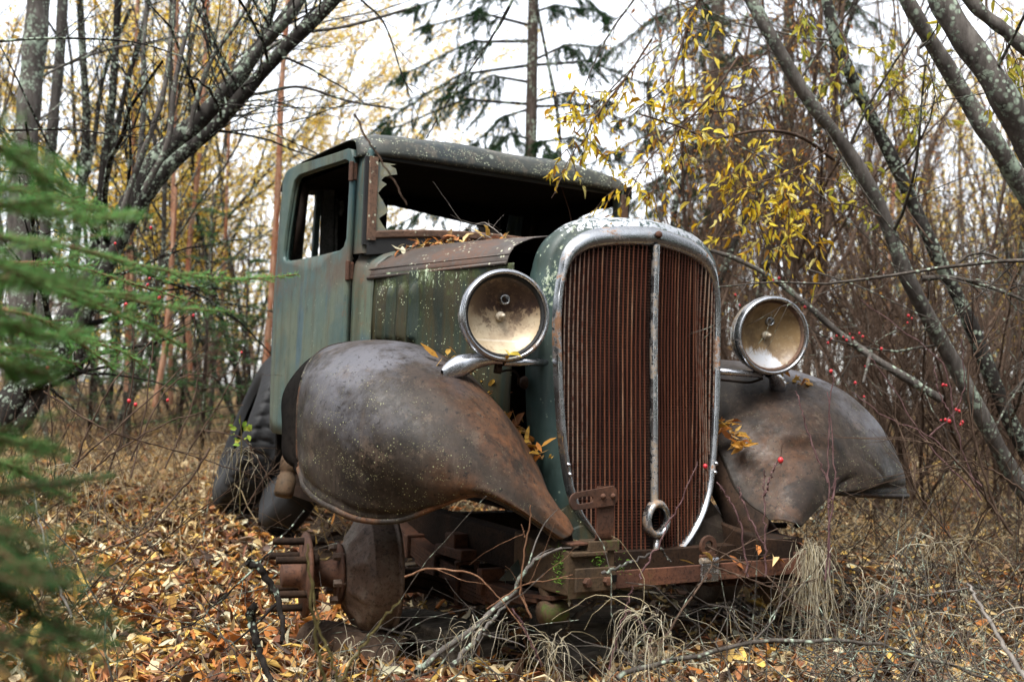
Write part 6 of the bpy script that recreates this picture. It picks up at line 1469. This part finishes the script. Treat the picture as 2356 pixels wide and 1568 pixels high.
settled('orange leaves in the crease between left fender and shell', [(-.40, .36, .845), (-.392, .25, .785), (-.385, .15, .715), (-.375, .09, .665), (-.372, .06, .632)], 110, 2, 'leaf_orange', .015)
settled('leaves wedged between right fender and grille', [(.352, .06, .745), (.358, .04, .715), (.36, .0, .685), (.358, -.02, .66)], 40, 3, 'leaf_orange', .011)
settled('leaves caught behind the left headlight foot', [(-.64, .12, .90), (-.60, .14, .905), (-.56, .15, .905)], 9, 4, 'leaf_orange', .012, .06)
settled('leaves by the right headlight foot', [(.60, .06, .885), (.68, .08, .875), (.74, .09, .875)], 13, 5, 'leaf_orange', .014)
settled('a few leaves at the back edge of the radiator cap', [(-.20, .10, 1.285), (-.14, .10, 1.298), (-.08, .10, 1.31)], 6, 6, 'leaf_yellow', .012, .07)
settled('leaf lying in the rim of each headlight', [(-.53, -.01, .912), (-.49, -.015, .912)], 3, 7, 'leaf_yellow', .004, .05)
settled('pale leaves on the bumper bar and bracket', [(-.02, -.215, .357), (.10, -.215, .357), (.30, -.21, .36), (.42, -.2, .39)], 14, 8, 'leaf_litter', .012)
def moss(label, pts, n, seed):
    rg = np.random.default_rng(800+seed); P = np.array(pts); i = rg.integers(0, len(P), n); q = P[i]+rg.normal(size=(n, 3))*np.array([.012, .006, .014]); mb = MB(); d = rdir(n, rg); d[:, 2] = np.abs(d[:, 2]); d[:, 1] -= .4; blades(mb, q, .012, .0012, d/np.linalg.norm(d, axis=1)[:, None], rg, .2, 2); return tag(mb.build('moss', MAT['moss']), label, None, None, 'stuff')
moss('bright green moss on the left frame horn', [(-.421, -.17, .37), (-.421, -.16, .345), (-.421, -.165, .39), (-.421, -.175, .33)], 260, 1)
moss('moss cushions on the bumper plate', [(-.34, -.21, .372), (-.26, -.212, .358), (-.335, -.21, .372)], 120, 2)

# ------------------------------------------------------------------ timbers, tyres and bits round the truck
def timber(label, c, s, rot, name='timber_block'):
    mb = MB(); x, y, z = np.array(s)/2; V = []
    nx, ny, nz = 8, 5, 4
    o = mb
    box(mb, (0, 0, 0), s); ob = mb.build(name, MAT['oldwood'], None, False); ob.location = c; ob.rotation_euler = rot
    bevel(ob, .008, 2); m = ob.modifiers.new('sub', 'SUBSURF'); m.subdivision_type = 'SIMPLE'; m.levels = m.render_levels = 3
    tx = bpy.data.textures.new('grain', 'CLOUDS'); tx.noise_scale = .05; dm = ob.modifiers.new('wear', 'DISPLACE'); dm.texture = tx; dm.strength = .012; dm.texture_coords = 'LOCAL'
    return tag(ob, label, 'timber', 'timbers propping the truck')
timber('sawn grey timber block beside the brake drum', (-.48, .40, .055), (.17, .36, .14), (0, 0, radians(12)))
timber('dark timber under the front cross member', (.02, .30, .06), (.34, .22, .12), (.04, 0, radians(-14)))
timber('weathered plank under the bumper on the ground', (-.16, .12, .045), (.22, .14, .05), (0, .05, radians(20)))
mb = MB(); P = spline([(-.715, .50, .02), (-.70, .47, .06), (-.69, .46, .085)], 8); rough_trunk(mb, spline([(-.78, .62, .035), (-.70, .46, .04), (-.62, .30, .035)], 12), .068, 18, .12, 14, 9)
c0 = mb.c; tag(mb.build('log', MAT['bark_brown']), 'dark rotten log under the brake drum', 'log', 'timbers propping the truck')
mb = tyre_mesh((0, 0, 0), (1, 0, 0), .40, .20, 't'); t1 = mb.build('tyre', MAT['rubber']); t1.location = (-.22, 2.80, .56); t1.rotation_euler = (0, radians(19), radians(-13)); tag(t1, 'large black tyre standing behind the cab with its tread showing', 'tyre', 'old tyres by the truck')
mb = MB(); lathe(mb, [(.19, -.05), (.21, -.075), (.25, -.085), (.285, -.07), (.298, -.04), (.30, 0), (.298, .04), (.285, .07), (.25, .085), (.21, .075), (.19, .05), (.185, 0), (.19, -.05)], (0, 0, 0), (1, 0, 0), 48); t2 = mb.build('tyre', MAT['rubber']); t2.location = tuple(on(694, 1080, 1, 2.25)); t2.rotation_euler = (0, radians(24), radians(-12)); tag(t2, 'smaller smooth tyre slumped under the cab behind the fender', 'tyre', 'old tyres by the truck')
mb = MB(); a = on(661, 1094, 0, -.66); lathe(mb, [(.0001, .075), (.030, .075), (.034, .06), (.034, .02), (.028, .015), (.028, .0), (.034, -.005), (.035, -.06), (.030, -.075), (.0001, -.075)], a, (.25, .2, 1), 14); tag(mb.build('wooden_stub', MAT['rust_moss']), 'mossy stub of wood below the cab sill', 'stub')
SUNE, SKYS, EXPO = 1.6, .13, 1.9
# ------------------------------------------------------------------ camera, light, render
cd = bpy.data.cameras.new('camera'); cam = bpy.data.objects.new('camera', cd); COL.objects.link(cam)
M3 = Matrix((tuple(CR), tuple(CU), tuple(-FW))).transposed()
cam.matrix_world = Matrix.Translation(Vector(CAM)) @ M3.to_4x4()
cd.sensor_width = 36; cd.lens = F/2356*36; cd.clip_start = .05; cd.clip_end = 500
cd.dof.use_dof = True; cd.dof.focus_distance = 3.05; cd.dof.aperture_fstop = 3.6
scene.camera = cam
SUN_EL, SUN_AZ = radians(60), radians(-58)     # azimuth of the sun measured from -Y towards -X
sd = bpy.data.lights.new('sun', 'SUN'); sd.energy = SUNE; sd.angle = radians(25); sd.color = (1, .965, .92)
so = bpy.data.objects.new('sun', sd); COL.objects.link(so)
dirv = Vector((sin(SUN_AZ)*cos(SUN_EL), -cos(SUN_AZ)*cos(SUN_EL), sin(SUN_EL)))
so.rotation_euler = dirv.to_track_quat('Z', 'Y').to_euler(); so.location = (-4, -4, 8)
w = bpy.data.worlds.new('World'); scene.world = w; w.use_nodes = True
nt = w.node_tree; bg = nt.nodes['Background']
sk = nt.nodes.new('ShaderNodeTexSky'); sk.sky_type = 'NISHITA'; sk.sun_disc = False
sk.sun_elevation = SUN_EL; sk.sun_rotation = math.atan2(dirv.x, dirv.y); sk.air_density = 1.0; sk.dust_density = 1.5; sk.ozone_density = 1.0
hs = nt.nodes.new('ShaderNodeHueSaturation'); hs.inputs['Saturation'].default_value = .22
nt.links.new(sk.outputs[0], hs.inputs['Color']); nt.links.new(hs.outputs[0], bg.inputs[0]); bg.inputs[1].default_value = SKYS
vs = scene.view_settings; scene.display_settings.display_device = 'sRGB'
vs.view_transform = 'Standard'; vs.look = 'None'; vs.gamma = 1; vs.use_curve_mapping = False; vs.exposure = EXPO
scene.render.engine = 'CYCLES'
cy = scene.cycles; cy.max_bounces = 8; cy.diffuse_bounces = 2; cy.glossy_bounces = 3; cy.transparent_max_bounces = 8; cy.transmission_bounces = 3
cy.use_denoising = True; cy.denoiser = 'OPENIMAGEDENOISE'; cy.denoising_input_passes = 'RGB_ALBEDO_NORMAL'; cy.denoising_prefilter = 'ACCURATE'; cy.sample_clamp_indirect = 8; cy.caustics_reflective = False; cy.caustics_refractive = False
